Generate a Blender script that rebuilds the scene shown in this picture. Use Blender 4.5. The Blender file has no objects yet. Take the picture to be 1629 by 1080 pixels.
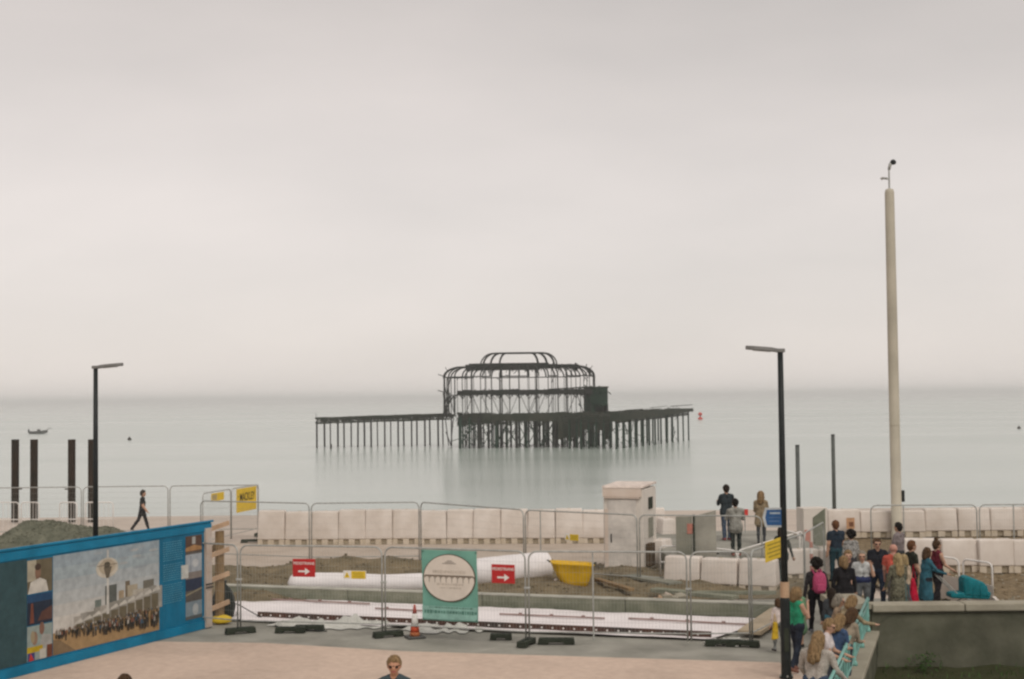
import bpy, bmesh, math, random
import numpy as np
from mathutils import Vector, Matrix
R = math.radians
HAZE_D = 0.00034
random.seed(11)
rng = np.random.default_rng(5)
S = bpy.context.scene
C = S.collection

# ---------------------------------------------------------------- camera
CAM_Z, PITCH, ROLL, FPX = 5.5, 2.33, 0.65, 2262.0
cd = bpy.data.cameras.new('camera')
cam = bpy.data.objects.new('camera', cd)
C.objects.link(cam)
cd.sensor_width = 36.0
cd.lens = 36.0 * FPX / 1629.0
cd.clip_start = 0.5
cd.clip_end = 60000
CROT = Matrix.Rotation(R(90 + PITCH), 4, 'X') @ Matrix.Rotation(R(-ROLL), 4, 'Z')
cam.matrix_world = Matrix.Translation((0, 0, CAM_Z)) @ CROT
S.camera = cam

# ---------------------------------------------------------------- sky
SUN_EL, SUN_AZ = R(48), R(158)          # veiled by the overcast, behind the camera to the right
W = bpy.data.worlds.new('World')
S.world = W
W.use_nodes = True
nt = W.node_tree
nt.nodes.clear()
def wn(t, **k):
    n = nt.nodes.new(t)
    for a, b in k.items():
        setattr(n, a, b)
    return n
out = wn('ShaderNodeOutputWorld')
bg = wn('ShaderNodeBackground')
bg.inputs['Strength'].default_value = 0.1
sky = wn('ShaderNodeTexSky', sky_type='NISHITA', sun_disc=False, sun_elevation=SUN_EL, sun_rotation=SUN_AZ)
tc = wn('ShaderNodeTexCoord')
mp = wn('ShaderNodeMapping')
mp.inputs['Scale'].default_value = (1.5, 1.5, 5.0)
mp.inputs['Location'].default_value = (3.1, 0.4, 1.2)
n1 = wn('ShaderNodeTexNoise')
n1.inputs['Scale'].default_value = 1.3
n1.inputs['Detail'].default_value = 5
n1.inputs['Roughness'].default_value = 0.5
cr = wn('ShaderNodeValToRGB')
cr.color_ramp.elements[0].position = 0.3
cr.color_ramp.elements[0].color = (6.0, 5.58, 5.28, 1)
cr.color_ramp.elements[1].position = 0.68
cr.color_ramp.elements[1].color = (7.4, 6.76, 6.38, 1)
mx = wn('ShaderNodeMix', data_type='RGBA')
mx.inputs[0].default_value = 0.93
L = nt.links.new
L(tc.outputs['Generated'], mp.inputs['Vector'])
L(mp.outputs[0], n1.inputs['Vector'])
L(n1.outputs['Fac'], cr.inputs[0])
L(sky.outputs[0], mx.inputs[6])
L(cr.outputs[0], mx.inputs[7])
sx_ = wn('ShaderNodeSeparateXYZ')
mr = wn('ShaderNodeMapRange', interpolation_type='SMOOTHSTEP')
mr.inputs['From Min'].default_value = 0.10
mr.inputs['From Max'].default_value = 0.32
mr.inputs['To Min'].default_value = 1.0
mr.inputs['To Max'].default_value = 0.78
vm = wn('ShaderNodeVectorMath', operation='SCALE')
L(tc.outputs['Generated'], sx_.inputs[0])
L(sx_.outputs['Z'], mr.inputs['Value'])
L(mx.outputs[2], vm.inputs[0])
L(mr.outputs[0], vm.inputs['Scale'])
L(vm.outputs[0], bg.inputs['Color'])
L(bg.outputs[0], out.inputs['Surface'])

sd = bpy.data.lights.new('sun', 'SUN')
sun = bpy.data.objects.new('sun', sd)
C.objects.link(sun)
sd.energy = 1.3
sd.angle = R(30)
sd.color = (1.0, 0.95, 0.88)
sdir = Vector((math.sin(SUN_AZ) * math.cos(SUN_EL), math.cos(SUN_AZ) * math.cos(SUN_EL), math.sin(SUN_EL)))
sun.rotation_euler = sdir.to_track_quat('Z', 'Y').to_euler()
sun.location = (0, 0, 60)

vs = S.view_settings
vs.view_transform = 'Standard'
vs.look = 'None'
vs.exposure = 0.24
vs.gamma = 1.0
vs.use_curve_mapping = False
S.render.engine = 'CYCLES'
S.cycles.use_denoising = True
S.cycles.max_bounces = 6
S.cycles.volume_bounces = 1
S.cycles.pixel_filter_type = 'BLACKMAN_HARRIS'
S.cycles.filter_width = 2.45            # the lens and film of the photograph are soft

# ---------------------------------------------------------------- helpers
def ray(px, py):
    d = Vector(((px - 814.5) / FPX, -(py - 540) / FPX, -1.0))
    return (CROT.to_3x3() @ d)
def at(px, py, Y):
    d = ray(px, py); t = Y / d.y
    return Vector((d.x * t, Y, CAM_Z + d.z * t))
def atz(px, py, z):
    d = ray(px, py); t = (z - CAM_Z) / d.z
    return Vector((d.x * t, d.y * t, z))
def hy(px):
    return 632 - (px - 814.5) * 0.01134

MATS = {}
def mat(name, col, rough=0.8, var=0.12, scale=6.0, bump=0.0, metal=0.0, col2=None, detail=4.0, spec=0.15, bscale=None, big=None, stretch=None):
    if name in MATS:
        return MATS[name]
    m = bpy.data.materials.new(name)
    m.use_nodes = True
    t = m.node_tree
    b = t.nodes['Principled BSDF']
    b.inputs['Roughness'].default_value = rough
    b.inputs['Metallic'].default_value = metal
    b.inputs['Specular IOR Level'].default_value = spec
    c2 = col2 if col2 else tuple(max(0, c * (1 - 2 * var)) for c in col)
    c1 = col if col2 else tuple(min(1, c * (1 + var)) for c in col)
    co = t.nodes.new('ShaderNodeTexCoord')
    nz = t.nodes.new('ShaderNodeTexNoise')
    nz.inputs['Scale'].default_value = scale
    nz.inputs['Detail'].default_value = detail
    nz.inputs['Roughness'].default_value = 0.62
    rp = t.nodes.new('ShaderNodeValToRGB')
    rp.color_ramp.elements[0].position = 0.32
    rp.color_ramp.elements[0].color = (*c2, 1)
    rp.color_ramp.elements[1].position = 0.66
    rp.color_ramp.elements[1].color = (*c1, 1)
    oi = t.nodes.new('ShaderNodeObjectInfo')
    sc_ = t.nodes.new('ShaderNodeVectorMath'); sc_.operation = 'MULTIPLY_ADD'
    sc_.inputs[1].default_value = (0.37, 0.91, 1.73)
    t.links.new(oi.outputs['Location'], sc_.inputs[0]); t.links.new(co.outputs['Object'], sc_.inputs[2])
    t.links.new(sc_.outputs[0], nz.inputs['Vector'])
    t.links.new(nz.outputs['Fac'], rp.inputs[0])
    if stretch:
        ms = t.nodes.new('ShaderNodeMapping'); ms.inputs['Scale'].default_value = stretch
        t.links.new(sc_.outputs[0], ms.inputs[0]); t.links.new(ms.outputs[0], nz.inputs['Vector'])
    if big:                                   # broad stains: (scale, lowest brightness)
        nb_ = t.nodes.new('ShaderNodeTexNoise'); nb_.inputs['Scale'].default_value = big[0]; nb_.inputs['Detail'].default_value = 7
        r2 = t.nodes.new('ShaderNodeValToRGB')
        r2.color_ramp.elements[0].position = .36; r2.color_ramp.elements[0].color = (big[1],) * 3 + (1,)
        r2.color_ramp.elements[1].position = .56; r2.color_ramp.elements[1].color = (1, 1, 1, 1)
        mm_ = t.nodes.new('ShaderNodeMix'); mm_.data_type = 'RGBA'; mm_.blend_type = 'MULTIPLY'; mm_.inputs[0].default_value = 1
        t.links.new(sc_.outputs[0], nb_.inputs['Vector']); t.links.new(nb_.outputs['Fac'], r2.inputs[0])
        t.links.new(rp.outputs[0], mm_.inputs[6]); t.links.new(r2.outputs[0], mm_.inputs[7])
        t.links.new(mm_.outputs[2], b.inputs['Base Color'])
    else:
        t.links.new(rp.outputs[0], b.inputs['Base Color'])
    if bump:
        n2 = t.nodes.new('ShaderNodeTexNoise')
        n2.inputs['Scale'].default_value = bscale or scale * 4
        n2.inputs['Detail'].default_value = 5
        bp = t.nodes.new('ShaderNodeBump')
        bp.inputs['Strength'].default_value = bump
        bp.inputs['Distance'].default_value = 0.05
        t.links.new(sc_.outputs[0], n2.inputs['Vector'])
        t.links.new(n2.outputs['Fac'], bp.inputs['Height'])
        t.links.new(bp.outputs[0], b.inputs['Normal'])
    MATS[name] = m
    return m

class MB:
    def __init__(s):
        s.v = []; s.f = []; s.m = []
    def add(s, vs, fs, m=0):
        o = len(s.v)
        s.v += [tuple(v) for v in vs]
        for f in fs:
            s.f.append(tuple(i + o for i in f)); s.m.append(m)
        return s
    def box(s, c, size, rot=None, m=0):
        hx, hy_, hz = size[0] / 2, size[1] / 2, size[2] / 2
        q = [Vector((x, y, z)) for x in (-hx, hx) for y in (-hy_, hy_) for z in (-hz, hz)]
        if rot is not None:
            q = [rot @ p for p in q]
        c = Vector(c)
        return s.add([p + c for p in q], [(0, 1, 3, 2), (4, 6, 7, 5), (0, 4, 5, 1), (2, 3, 7, 6), (0, 2, 6, 4), (1, 5, 7, 3)], m)
    def bar(s, a, b, w, h, m=0):
        a = Vector(a); b = Vector(b); d = b - a
        x = d.normalized()
        up = Vector((0, 0, 1)) if abs(x.z) < 0.95 else Vector((0, 1, 0))
        y = up.cross(x).normalized(); z = x.cross(y)
        rot = Matrix((x, y, z)).transposed()
        return s.box((a + b) / 2, (d.length, w, h), rot, m)
    def tube(s, pts, r, n=8, m=0, cap=True):
        pts = [Vector(p) for p in pts]
        rs = r if isinstance(r, (list, tuple)) else [r] * len(pts)
        vs = []; prev = None
        for i, p in enumerate(pts):
            d = (pts[min(i + 1, len(pts) - 1)] - pts[max(i - 1, 0)]).normalized()
            if prev is None:
                u = d.orthogonal().normalized()
            else:
                u = (prev - d * prev.dot(d))
                u = u.normalized() if u.length > 1e-6 else d.orthogonal().normalized()
            prev = u; w = d.cross(u)
            for k in range(n):
                a = 2 * math.pi * k / n
                vs.append(p + (u * math.cos(a) + w * math.sin(a)) * rs[i])
        fs = []
        for i in range(len(pts) - 1):
            for k in range(n):
                k2 = (k + 1) % n
                fs.append((i * n + k, i * n + k2, (i + 1) * n + k2, (i + 1) * n + k))
        if cap:
            fs.append(tuple(range(n - 1, -1, -1)))
            fs.append(tuple((len(pts) - 1) * n + k for k in range(n)))
        return s.add(vs, fs, m)
    def lathe(s, prof, n=16, m=0, c=(0, 0, 0), cap=True):
        c = Vector(c); vs = []; fs = []
        for (r, z) in prof:
            for k in range(n):
                a = 2 * math.pi * k / n
                vs.append(c + Vector((r * math.cos(a), r * math.sin(a), z)))
        for i in range(len(prof) - 1):
            for k in range(n):
                k2 = (k + 1) % n
                fs.append((i * n + k, i * n + k2, (i + 1) * n + k2, (i + 1) * n + k))
        if cap:
            fs.append(tuple(range(n - 1, -1, -1)))
            fs.append(tuple((len(prof) - 1) * n + k for k in range(n)))
        return s.add(vs, fs, m)
    def prism(s, poly, y0, y1, m=0):
        """poly in xz (counter-clockwise seen from -y), extruded along y"""
        n = len(poly)
        vs = [(x, y0, z) for x, z in poly] + [(x, y1, z) for x, z in poly]
        fs = [tuple(range(n)), tuple(range(2 * n - 1, n - 1, -1))]
        for k in range(n):
            k2 = (k + 1) % n
            fs.append((k, k + n, k2 + n, k2))
        return s.add(vs, fs, m)
    def grid(s, fn, nx, ny, m=0):
        vs = [fn(i / nx, j / ny) for j in range(ny + 1) for i in range(nx + 1)]
        fs = [(j * (nx + 1) + i, j * (nx + 1) + i + 1, (j + 1) * (nx + 1) + i + 1, (j + 1) * (nx + 1) + i) for j in range(ny) for i in range(nx)]
        return s.add(vs, fs, m)
    def mesh(s, name, mats, smooth=False, bevel=0, seg=2):
        me = bpy.data.meshes.new(name)
        me.from_pydata(s.v, [], s.f)
        for mm in (mats if isinstance(mats, (list, tuple)) else [mats]):
            me.materials.append(mm)
        me.polygons.foreach_set('material_index', s.m)
        if bevel:
            bm = bmesh.new(); bm.from_mesh(me)
            bmesh.ops.remove_doubles(bm, verts=bm.verts, dist=1e-5)
            es = [e for e in bm.edges if len(e.link_faces) == 2 and e.calc_face_angle(0) > 0.5]
            bmesh.ops.bevel(bm, geom=es, offset=bevel, segments=seg, affect='EDGES', profile=0.5)
            bm.to_mesh(me); bm.free()
        if smooth:
            me.polygons.foreach_set('use_smooth', [True] * len(me.polygons))
        me.update()
        return me
    def build(s, name, mats, parent=None, smooth=False, bevel=0, loc=None, seg=2):
        return link(name, s.mesh(name, mats, smooth, bevel, seg), parent, loc)

def link(name, me, parent=None, loc=None, rot=None, scale=None):
    o = bpy.data.objects.new(name, me)
    C.objects.link(o)
    if parent is not None: o.parent = parent
    if loc is not None: o.location = loc
    if rot is not None: o.rotation_euler = rot
    if scale is not None: o.scale = scale
    return o
def tag(o, label, cat, group=None):
    o['label'] = label; o['category'] = cat
    if group: o['group'] = group
    return o
def thing(name, label, cat, loc=(0, 0, 0), rz=0, group=None):
    o = link(name, None, None, loc, (0, 0, rz))
    return tag(o, label, cat, group)
def struct(o):
    o['kind'] = 'structure'; return o
def stuff(o):
    o['kind'] = 'stuff'; return o
ORD = ['first', 'second', 'third', 'fourth', 'fifth', 'sixth', 'seventh', 'eighth', 'ninth', 'tenth', 'eleventh', 'twelfth', 'thirteenth', 'fourteenth', 'fifteenth', 'sixteenth', 'seventeenth', 'eighteenth']
def text_mesh(body, size, material, parent, loc, rot, sx=1.0, name='lettering'):
    cu = bpy.data.curves.new('lettering', 'FONT')
    cu.body = body; cu.size = size; cu.align_x = 'CENTER'; cu.align_y = 'CENTER'; cu.extrude = 0.001
    cu.offset = size * 0.012
    o = bpy.data.objects.new('tmp', cu); C.objects.link(o)
    dg = bpy.context.evaluated_depsgraph_get()
    me = bpy.data.meshes.new_from_object(o.evaluated_get(dg))
    bpy.data.objects.remove(o); bpy.data.curves.remove(cu)
    me.materials.clear(); me.materials.append(material)
    return link(name, me, parent, loc, rot, (sx, 1, 1))
def hnoise(x, y, s=1.0, seed=0.0):
    from mathutils import noise
    return noise.noise(Vector((x * s + seed, y * s - seed, seed * 0.7)))

# ---------------------------------------------------------------- materials
M_PAVE = mat('pink_paving', (0.62, 0.485, 0.39), 0.85, scale=5, detail=10, col2=(0.52, 0.395, 0.315), bump=0.15, bscale=60, big=(.45, .86))
M_CONC = mat('grey_concrete', (0.36, 0.345, 0.30), 0.9, scale=0.9, detail=9, col2=(0.24, 0.235, 0.20), bump=0.2, bscale=30, big=(.6, .78))
M_SLAB = mat('sandy_slab', (0.50, 0.425, 0.355), 0.9, scale=0.7, detail=9, col2=(0.40, 0.33, 0.265), bump=0.3, bscale=12)
M_SOIL = mat('soil', (0.215, 0.17, 0.105), 0.95, scale=1.5, detail=9, col2=(0.105, 0.088, 0.055), bump=0.8, bscale=9)
M_SHINGLE = mat('shingle', (0.27, 0.205, 0.125), 0.9, scale=7, detail=6, col2=(0.105, 0.078, 0.045), bump=0.9, bscale=14)
M_BEACH = mat('pale_beach', (0.55, 0.47, 0.40), 0.9, scale=0.5, detail=9, col2=(0.46, 0.39, 0.33), bump=0.4, bscale=9)
M_DARK = mat('black_paint', (0.02, 0.024, 0.024), 0.45, scale=4)
M_GALV = mat('galvanised_steel', (0.40, 0.405, 0.38), 0.55, scale=8, metal=0.35)
M_WHITE = mat('white_paint', (0.74, 0.71, 0.67), 0.5, scale=3, var=0.06)
M_PLAST = mat('white_plastic', (0.72, 0.655, 0.595), 0.55, scale=1.1, col2=(0.57, 0.50, 0.435), detail=8)
M_PBASE = mat('stained_plastic', (0.62, 0.54, 0.44), 0.7, scale=2.5, col2=(0.46, 0.385, 0.28), detail=8)
M_RUB = mat('dark_rubber', (0.035, 0.042, 0.03), 0.8, scale=8)
M_SHEET = mat('white_sheet', (0.80, 0.745, 0.735), 0.55, scale=0.8, var=0.04, bump=0.25, bscale=3)
M_ROLL = mat('white_fabric', (0.76, 0.72, 0.71), 0.6, scale=1.0, var=0.05, bump=0.35, bscale=4)
M_BEAM = mat('weathered_timber', (0.25, 0.25, 0.19), 0.85, scale=2.0, col2=(0.15, 0.16, 0.115), detail=8, bump=0.3)
M_BEAMT = mat('timber_top', (0.42, 0.41, 0.35), 0.85, scale=2.0, detail=8)
M_RUST = mat('rusty_brown', (0.30, 0.20, 0.18), 0.8, scale=6)
M_STRIP = mat('dark_strip', (0.06, 0.05, 0.045), 0.7, scale=1.5, col2=(0.11, 0.05, 0.035))
M_YEL = mat('yellow_sign', (0.72, 0.50, 0.04), 0.55, scale=3, var=0.06)
M_TUB = mat('yellow_plastic', (0.66, 0.40, 0.02), 0.5, scale=2.5, var=0.1)
M_RED = mat('red_sign', (0.46, 0.03, 0.03), 0.5, scale=3, var=0.06)
M_INK = mat('black_ink', (0.03, 0.03, 0.02), 0.6)
M_TEAL = mat('teal_banner', (0.165, 0.37, 0.30), 0.7, scale=3, var=0.06)
M_CREAM = mat('cream_print', (0.66, 0.595, 0.52), 0.7, scale=4, var=0.04)
M_BLUE = mat('hoarding_blue', (0.008, 0.155, 0.28), 0.55, scale=1.2, var=0.1, big=(1.6, .8))
M_SIGNB = mat('sign_blue', (0.03, 0.09, 0.22), 0.5)
M_WOOD = mat('new_timber', (0.50, 0.34, 0.22), 0.8, scale=3, detail=8)
M_WOODB = mat('brown_timber', (0.25, 0.17, 0.09), 0.85, scale=3, detail=8)
M_WALL = mat('stained_concrete', (0.15, 0.147, 0.108), 0.9, scale=1.1, col2=(0.085, 0.087, 0.06), big=(.7, .75), detail=9, bump=0.3)
M_COPE = mat('coping_stone', (0.36, 0.33, 0.26), 0.85, scale=1.5, col2=(0.26, 0.235, 0.18), detail=8, bump=0.2)
M_RAIL = mat('aqua_paint', (0.20, 0.42, 0.37), 0.45, scale=4, var=0.1)
M_BED = mat('dark_bed', (0.045, 0.048, 0.022), 0.95, scale=3, detail=8, bump=0.6)
M_LEAF = mat('leaf_green', (0.06, 0.12, 0.03), 0.7, scale=9, var=0.3)
M_MAST = mat('mast_cream', (0.50, 0.455, 0.365), 0.55, scale=0.6, col2=(0.42, 0.385, 0.305), big=(.55, .84))
M_PIER = mat('pier_iron', (0.028, 0.028, 0.026), 0.85, scale=0.5, col2=(0.016, 0.022, 0.017), bump=0.4)
M_WEED = mat('pier_weed', (0.018, 0.048, 0.030), 0.9, scale=0.5, col2=(0.010, 0.028, 0.018))
M_PDECK = mat('pier_deck', (0.04, 0.042, 0.03), 0.9, scale=0.6, col2=(0.018, 0.028, 0.018), bump=0.5)
M_STEEL = mat('rusted_pile', (0.035, 0.022, 0.014), 0.85, scale=0.9, col2=(0.016, 0.015, 0.010), detail=8)
M_ORANGE = mat('cone_red', (0.50, 0.075, 0.03), 0.5)
M_GREYP = mat('grey_board', (0.27, 0.26, 0.21), 0.8, scale=1.5, col2=(0.18, 0.185, 0.15), detail=8)
M_GRAVEL = mat('green_gravel', (0.17, 0.17, 0.125), 0.95, scale=3, col2=(0.085, 0.09, 0.065), detail=9, bump=0.9, bscale=12)

# ================================================================ SETTING
# sea
def sea_material():
    m = bpy.data.materials.new('sea_water'); m.use_nodes = True
    t = m.node_tree; b = t.nodes['Principled BSDF']
    b.inputs['Base Color'].default_value = (0.375, 0.425, 0.385, 1)
    b.inputs['Roughness'].default_value = 0.17
    b.inputs['IOR'].default_value = 1.33
    co = t.nodes.new('ShaderNodeTexCoord')
    mp_ = t.nodes.new('ShaderNodeMapping'); mp_.inputs['Scale'].default_value = (0.35, 1.0, 1.0)
    na = t.nodes.new('ShaderNodeTexNoise'); na.inputs['Scale'].default_value = 0.55; na.inputs['Detail'].default_value = 6
    nb = t.nodes.new('ShaderNodeTexNoise'); nb.inputs['Scale'].default_value = 0.045; nb.inputs['Detail'].default_value = 3
    ad = t.nodes.new('ShaderNodeMath'); ad.operation = 'MULTIPLY_ADD'; ad.inputs[1].default_value = 5.0
    bp = t.nodes.new('ShaderNodeBump'); bp.inputs['Strength'].default_value = 0.09; bp.inputs['Distance'].default_value = 0.35
    t.links.new(co.outputs['Object'], mp_.inputs[0])
    t.links.new(mp_.outputs[0], na.inputs['Vector']); t.links.new(mp_.outputs[0], nb.inputs['Vector'])
    t.links.new(nb.outputs['Fac'], ad.inputs[0]); t.links.new(na.outputs['Fac'], ad.inputs[2])
    t.links.new(ad.outputs[0], bp.inputs['Height']); t.links.new(bp.outputs[0], b.inputs['Normal'])
    mq = t.nodes.new('ShaderNodeMapping'); mq.inputs['Scale'].default_value = (0.0035, 0.016, 1.0)
    nc = t.nodes.new('ShaderNodeTexNoise'); nc.inputs['Scale'].default_value = 1.0; nc.inputs['Detail'].default_value = 4
    mr_ = t.nodes.new('ShaderNodeMapRange'); mr_.inputs['From Min'].default_value = .35; mr_.inputs['From Max'].default_value = .65
    mr_.inputs['To Min'].default_value = .17; mr_.inputs['To Max'].default_value = .23
    t.links.new(co.outputs['Object'], mq.inputs[0]); t.links.new(mq.outputs[0], nc.inputs['Vector'])
    t.links.new(nc.outputs['Fac'], mr_.inputs['Value']); t.links.new(mr_.outputs[0], b.inputs['Roughness'])
    return m
M_SEA = sea_material()
SEA_Z = -5.0
g = MB()
ys = [95, 200, 400, 900, 2500, 7000, 16000]
for i in range(len(ys) - 1):
    g.add([(-16000, ys[i], SEA_Z), (16000, ys[i], SEA_Z), (16000, ys[i + 1], SEA_Z), (-16000, ys[i + 1], SEA_Z)], [(0, 1, 2, 3)])
struct(g.build('sea', M_SEA))

# ground: one sheet, promenade level then the beach falling to the sea
prof = [(-60, -0.02), (56, -0.02), (62, -0.15), (70, -0.9), (100, -3.6), (128, -4.9), (170, -6.6)]
g = MB()
xs = list(np.linspace(-400, 400, 5))
for i in range(len(prof) - 1):
    (y0, z0), (y1, z1) = prof[i], prof[i + 1]
    g.add([(-900, y0, z0), (6.35 if y1 <= 56 and False else 900, y0, z0), (900, y1, z1), (-900, y1, z1)], [(0, 1, 2, 3)])
# the promenade strip stops at the sunken bed on the right, so rebuild it in pieces
g = MB()
A0, A1 = atz(1325 + 27, 1080, 0.35), atz(1381, 1006, 0.35)     # the bed's side wall, near and far
dirw = (A1 - A0); dirw.z = 0; dirw.normalize()
WN = A0 - dirw * 9; WF = A1 + dirw * 0.9
g.add([(-900, -60, -.02), (WN.x, -60, -.02), (WN.x, WN.y, -.02), (WF.x, WF.y, -.02), (900, WF.y, -.02), (900, 56, -.02), (-900, 56, -.02)], [(0, 1, 2, 3, 6), (3, 4, 5, 6)])
for i in range(1, len(prof) - 1):
    (y0, z0), (y1, z1) = prof[i], prof[i + 1]
    g.add([(-900, y0, z0), (900, y0, z0), (900, y1, z1), (-900, y1, z1)], [(0, 1, 2, 3)])
struct(g.build('beach_ground', M_BEACH))

def sheet(name, pts, z, m):
    g = MB()
    g.add([(p[0], p[1], z) for p in pts], [tuple(range(len(pts)))])
    return struct(g.build(name, m))
# grey concrete apron, sandy slab, paving
e = [atz(258, 1020, 0), atz(420, 1022, 0), atz(640, 1035, 0), atz(1000, 1046, 0), atz(1240, 1053, 0), atz(1330, 1048, 0)]
pave = [(-40, 2), (WN.x - .2, 2), (WN.x - .1, WN.y), (WN.x + (WF.x - WN.x) * .55, WN.y + (WF.y - WN.y) * .55)] + [(p.x, p.y) for p in reversed(e[:-1])] + [(-40, e[0].y)]
sheet('pink_paving', pave, -.008, M_PAVE)
sheet('concrete_apron', [(-40, e[0].y - .6), (e[0].x, e[0].y - .6)] + [(p.x, p.y - .35) for p in e] + [(WF.x, WF.y), (14, WF.y), (14, 38.5), (-40, 38.5)], -.013, M_CONC)
sheet('sandy_slab', [(-40, 46.3), (5.6, 45.2), (5.6, 56), (-40, 56)], -.004, M_SLAB)

# soil strip, uneven, between the slab and the beam
def soil_fn(u, v):
    x = -13 + u * 22.5; y = 38.6 + v * 8.2
    edge = min(1, min(u, 1 - u) * 12) * min(1, min(v, 1 - v) * 7)
    h = 0.16 + 0.22 * hnoise(x, y, .5, 3) + .10 * hnoise(x, y, 1.9, 8) + .05 * hnoise(x, y, 5, 1)
    h += 0.25 * math.exp(-((x + 4) / 4) ** 2 - ((y - 45.2) / .8) ** 2)
    return (x, y, max(0, h) * edge)
struct(MB().grid(soil_fn, 150, 60).build('soil_ground', M_SOIL, smooth=True))
g = MB()
for i in range(1500):
    u, v = random.random(), random.random() * .9 + .05
    x, y, z = soil_fn(u, v); s = random.uniform(.015, .05)
    q = Matrix.Rotation(random.random() * 6, 3, 'Z') @ Matrix.Rotation(random.random(), 3, 'X')
    g.box((x, y, z + s * .3), (s * 1.6, s, s), q)
stuff(tag(g.build('soil_clods', M_SOIL), 'loose brown clods scattered over the dug soil strip', 'soil'))

# shingle at the right, beyond the wall
def sh_fn(u, v):
    x = 10.2 + u * 40; y = 33.2 + v * 22
    return (x, y, .03 + .10 * hnoise(x, y, .5, 5) + .06 * hnoise(x, y, 2.4, 2) + .16 * v)
struct(MB().grid(sh_fn, 130, 90).build('shingle_beach', M_SHINGLE, smooth=True))
g = MB()
for i in range(2600):
    u, v = random.random() ** 2 * .5, random.random() * .6
    x, y, z = sh_fn(u, v); s = random.uniform(.02, .06)
    q = Matrix.Rotation(random.random() * 6, 3, 'Z') @ Matrix.Rotation(random.random(), 3, 'X')
    g.box((x, y, z), (s * 1.5, s * 1.1, s), q, m=random.choice((0, 0, 1)))
stuff(tag(g.build('beach_pebbles', [M_SHINGLE, M_COPE]), 'brown and tan pebbles strewn on the shingle beach', 'pebbles'))

# raised terrace where three people look out to sea
TZ = 0.70
T0 = at(1062, 880, 42.6); T1 = at(1330, 880, 42.6)
g = MB()
g.prism([(T0.x, 0), (T1.x, 0), (T1.x, TZ), (T0.x, TZ)], 42.4, 50.5)
struct(g.build('raised_terrace', M_GREYP, bevel=.02))
sheet('terrace_paving', [(T0.x + .05, 42.45), (T1.x - .05, 42.45), (T1.x - .05, 50.4), (T0.x + .05, 50.4)], TZ + .004, M_CONC)

# sunken bed at the right: floor, weeds
BZ = -0.42
g = MB()
def bed_fn(u, v):
    x = 3.0 + u * 14; y = 12 + v * 19.3
    return (x, y, BZ + .06 * hnoise(x, y, 1.2, 4) + .03 * hnoise(x, y, 5, 4))
struct(MB().grid(bed_fn, 90, 90).build('planting_bed', M_BED, smooth=True))
g = MB()
for i in range(5200):
    x, y = random.uniform(6, 16), random.uniform(21, 31)
    if x < WN.x + .35 + (y - WN.y) * (WF.x - WN.x) / (WF.y - WN.y): continue
    dens = .5 + .9 * hnoise(x, y, .7, 9)
    if random.random() > dens: continue
    a = random.random() * 6.28; h = random.uniform(.03, .10) * (1 + max(0, dens)); w = .012
    z = BZ + .06 * hnoise(x, y, 1.2, 4) - .02
    dx, dy = math.cos(a), math.sin(a)
    g.add([(x - dx * w, y - dy * w, z), (x + dx * w, y + dy * w, z), (x + dy * h * .5, y - dx * h * .5, z + h)], [(0, 1, 2)])
stuff(tag(g.build('grass', M_LEAF), 'short green grass and weeds in the dark sunken bed', 'grass'))

# ================================================================ PIER RUIN
PX0, PY0 = 1.4, 306.0
pier = thing('ruined_pier', 'burnt-out iron skeleton of a seaside pier standing in the sea', 'pier ruin', (PX0, PY0, SEA_Z))
cyl = {}
def cylinder_mesh(m, n=7):
    if m.name not in cyl:
        cyl[m.name] = MB().lathe([(1, 0), (1, 1)], n).mesh('pile', m, smooth=False)
    return cyl[m.name]
def pile(x, y, z0, z1, r, m=M_PIER, name='pile', lean=0.0):
    h = z1 - z0
    o = link(name, cylinder_mesh(m), pier, (x, y, z0), (random.gauss(0, lean), random.gauss(0, lean), 0), (r, r, h))
    return o
DK, GL, EV, BD, TOP = 6.8, 11.6, 14.9, 17.1, 20.0
def ring(a, b, n, th):
    c, s = math.cos(th), math.sin(th)
    return (a * math.copysign(abs(c) ** (2 / n), c), b * math.copysign(abs(s) ** (2 / n), s))
def path(a, b, n, N):
    # evenly spaced stations
    q = [ring(a, b, n, 2 * math.pi * i / 720) for i in range(721)]
    L_ = [0]
    for i in range(720): L_.append(L_[-1] + math.dist(q[i], q[i + 1]))
    res = []; j = 0
    for k in range(N):
        t = L_[-1] * k / N
        while L_[j + 1] < t: j += 1
        f = (t - L_[j]) / (L_[j + 1] - L_[j])
        res.append((q[j][0] + f * (q[j + 1][0] - q[j][0]), q[j][1] + f * (q[j + 1][1] - q[j][1])))
    return res
NS = 44
PR = path(16.2, 10.5, 2.7, NS)
PI_ = path(12.6, 7.2, 2.5, NS)
def on_inset(x, y):   # nearest direction inward
    k = 0.775
    return (x * k, y * .69)
for i, (x, y) in enumerate(PR):
    r = random.choice((.065, .08, .09, .13))
    gone = random.random() < (.22 if y > 0 else .08)
    if not gone:
        pile(x, y, DK, EV, r, name='column', lean=.006)
    # roof rib
    if (x < -9 and y > 3 and random.random() < .5) or random.random() < .07: continue
    ix, iy = on_inset(x, y)
    pts = []
    for k in range(8):
        t = k / 7 * math.pi / 2
        f = 1 - math.cos(t)
        pts.append((x + (ix - x) * f, y + (iy - y) * f, EV + (BD - EV) * math.sin(t)))
    MB().tube(pts, .16, 5).build('rib', M_PIER, pier)
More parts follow.
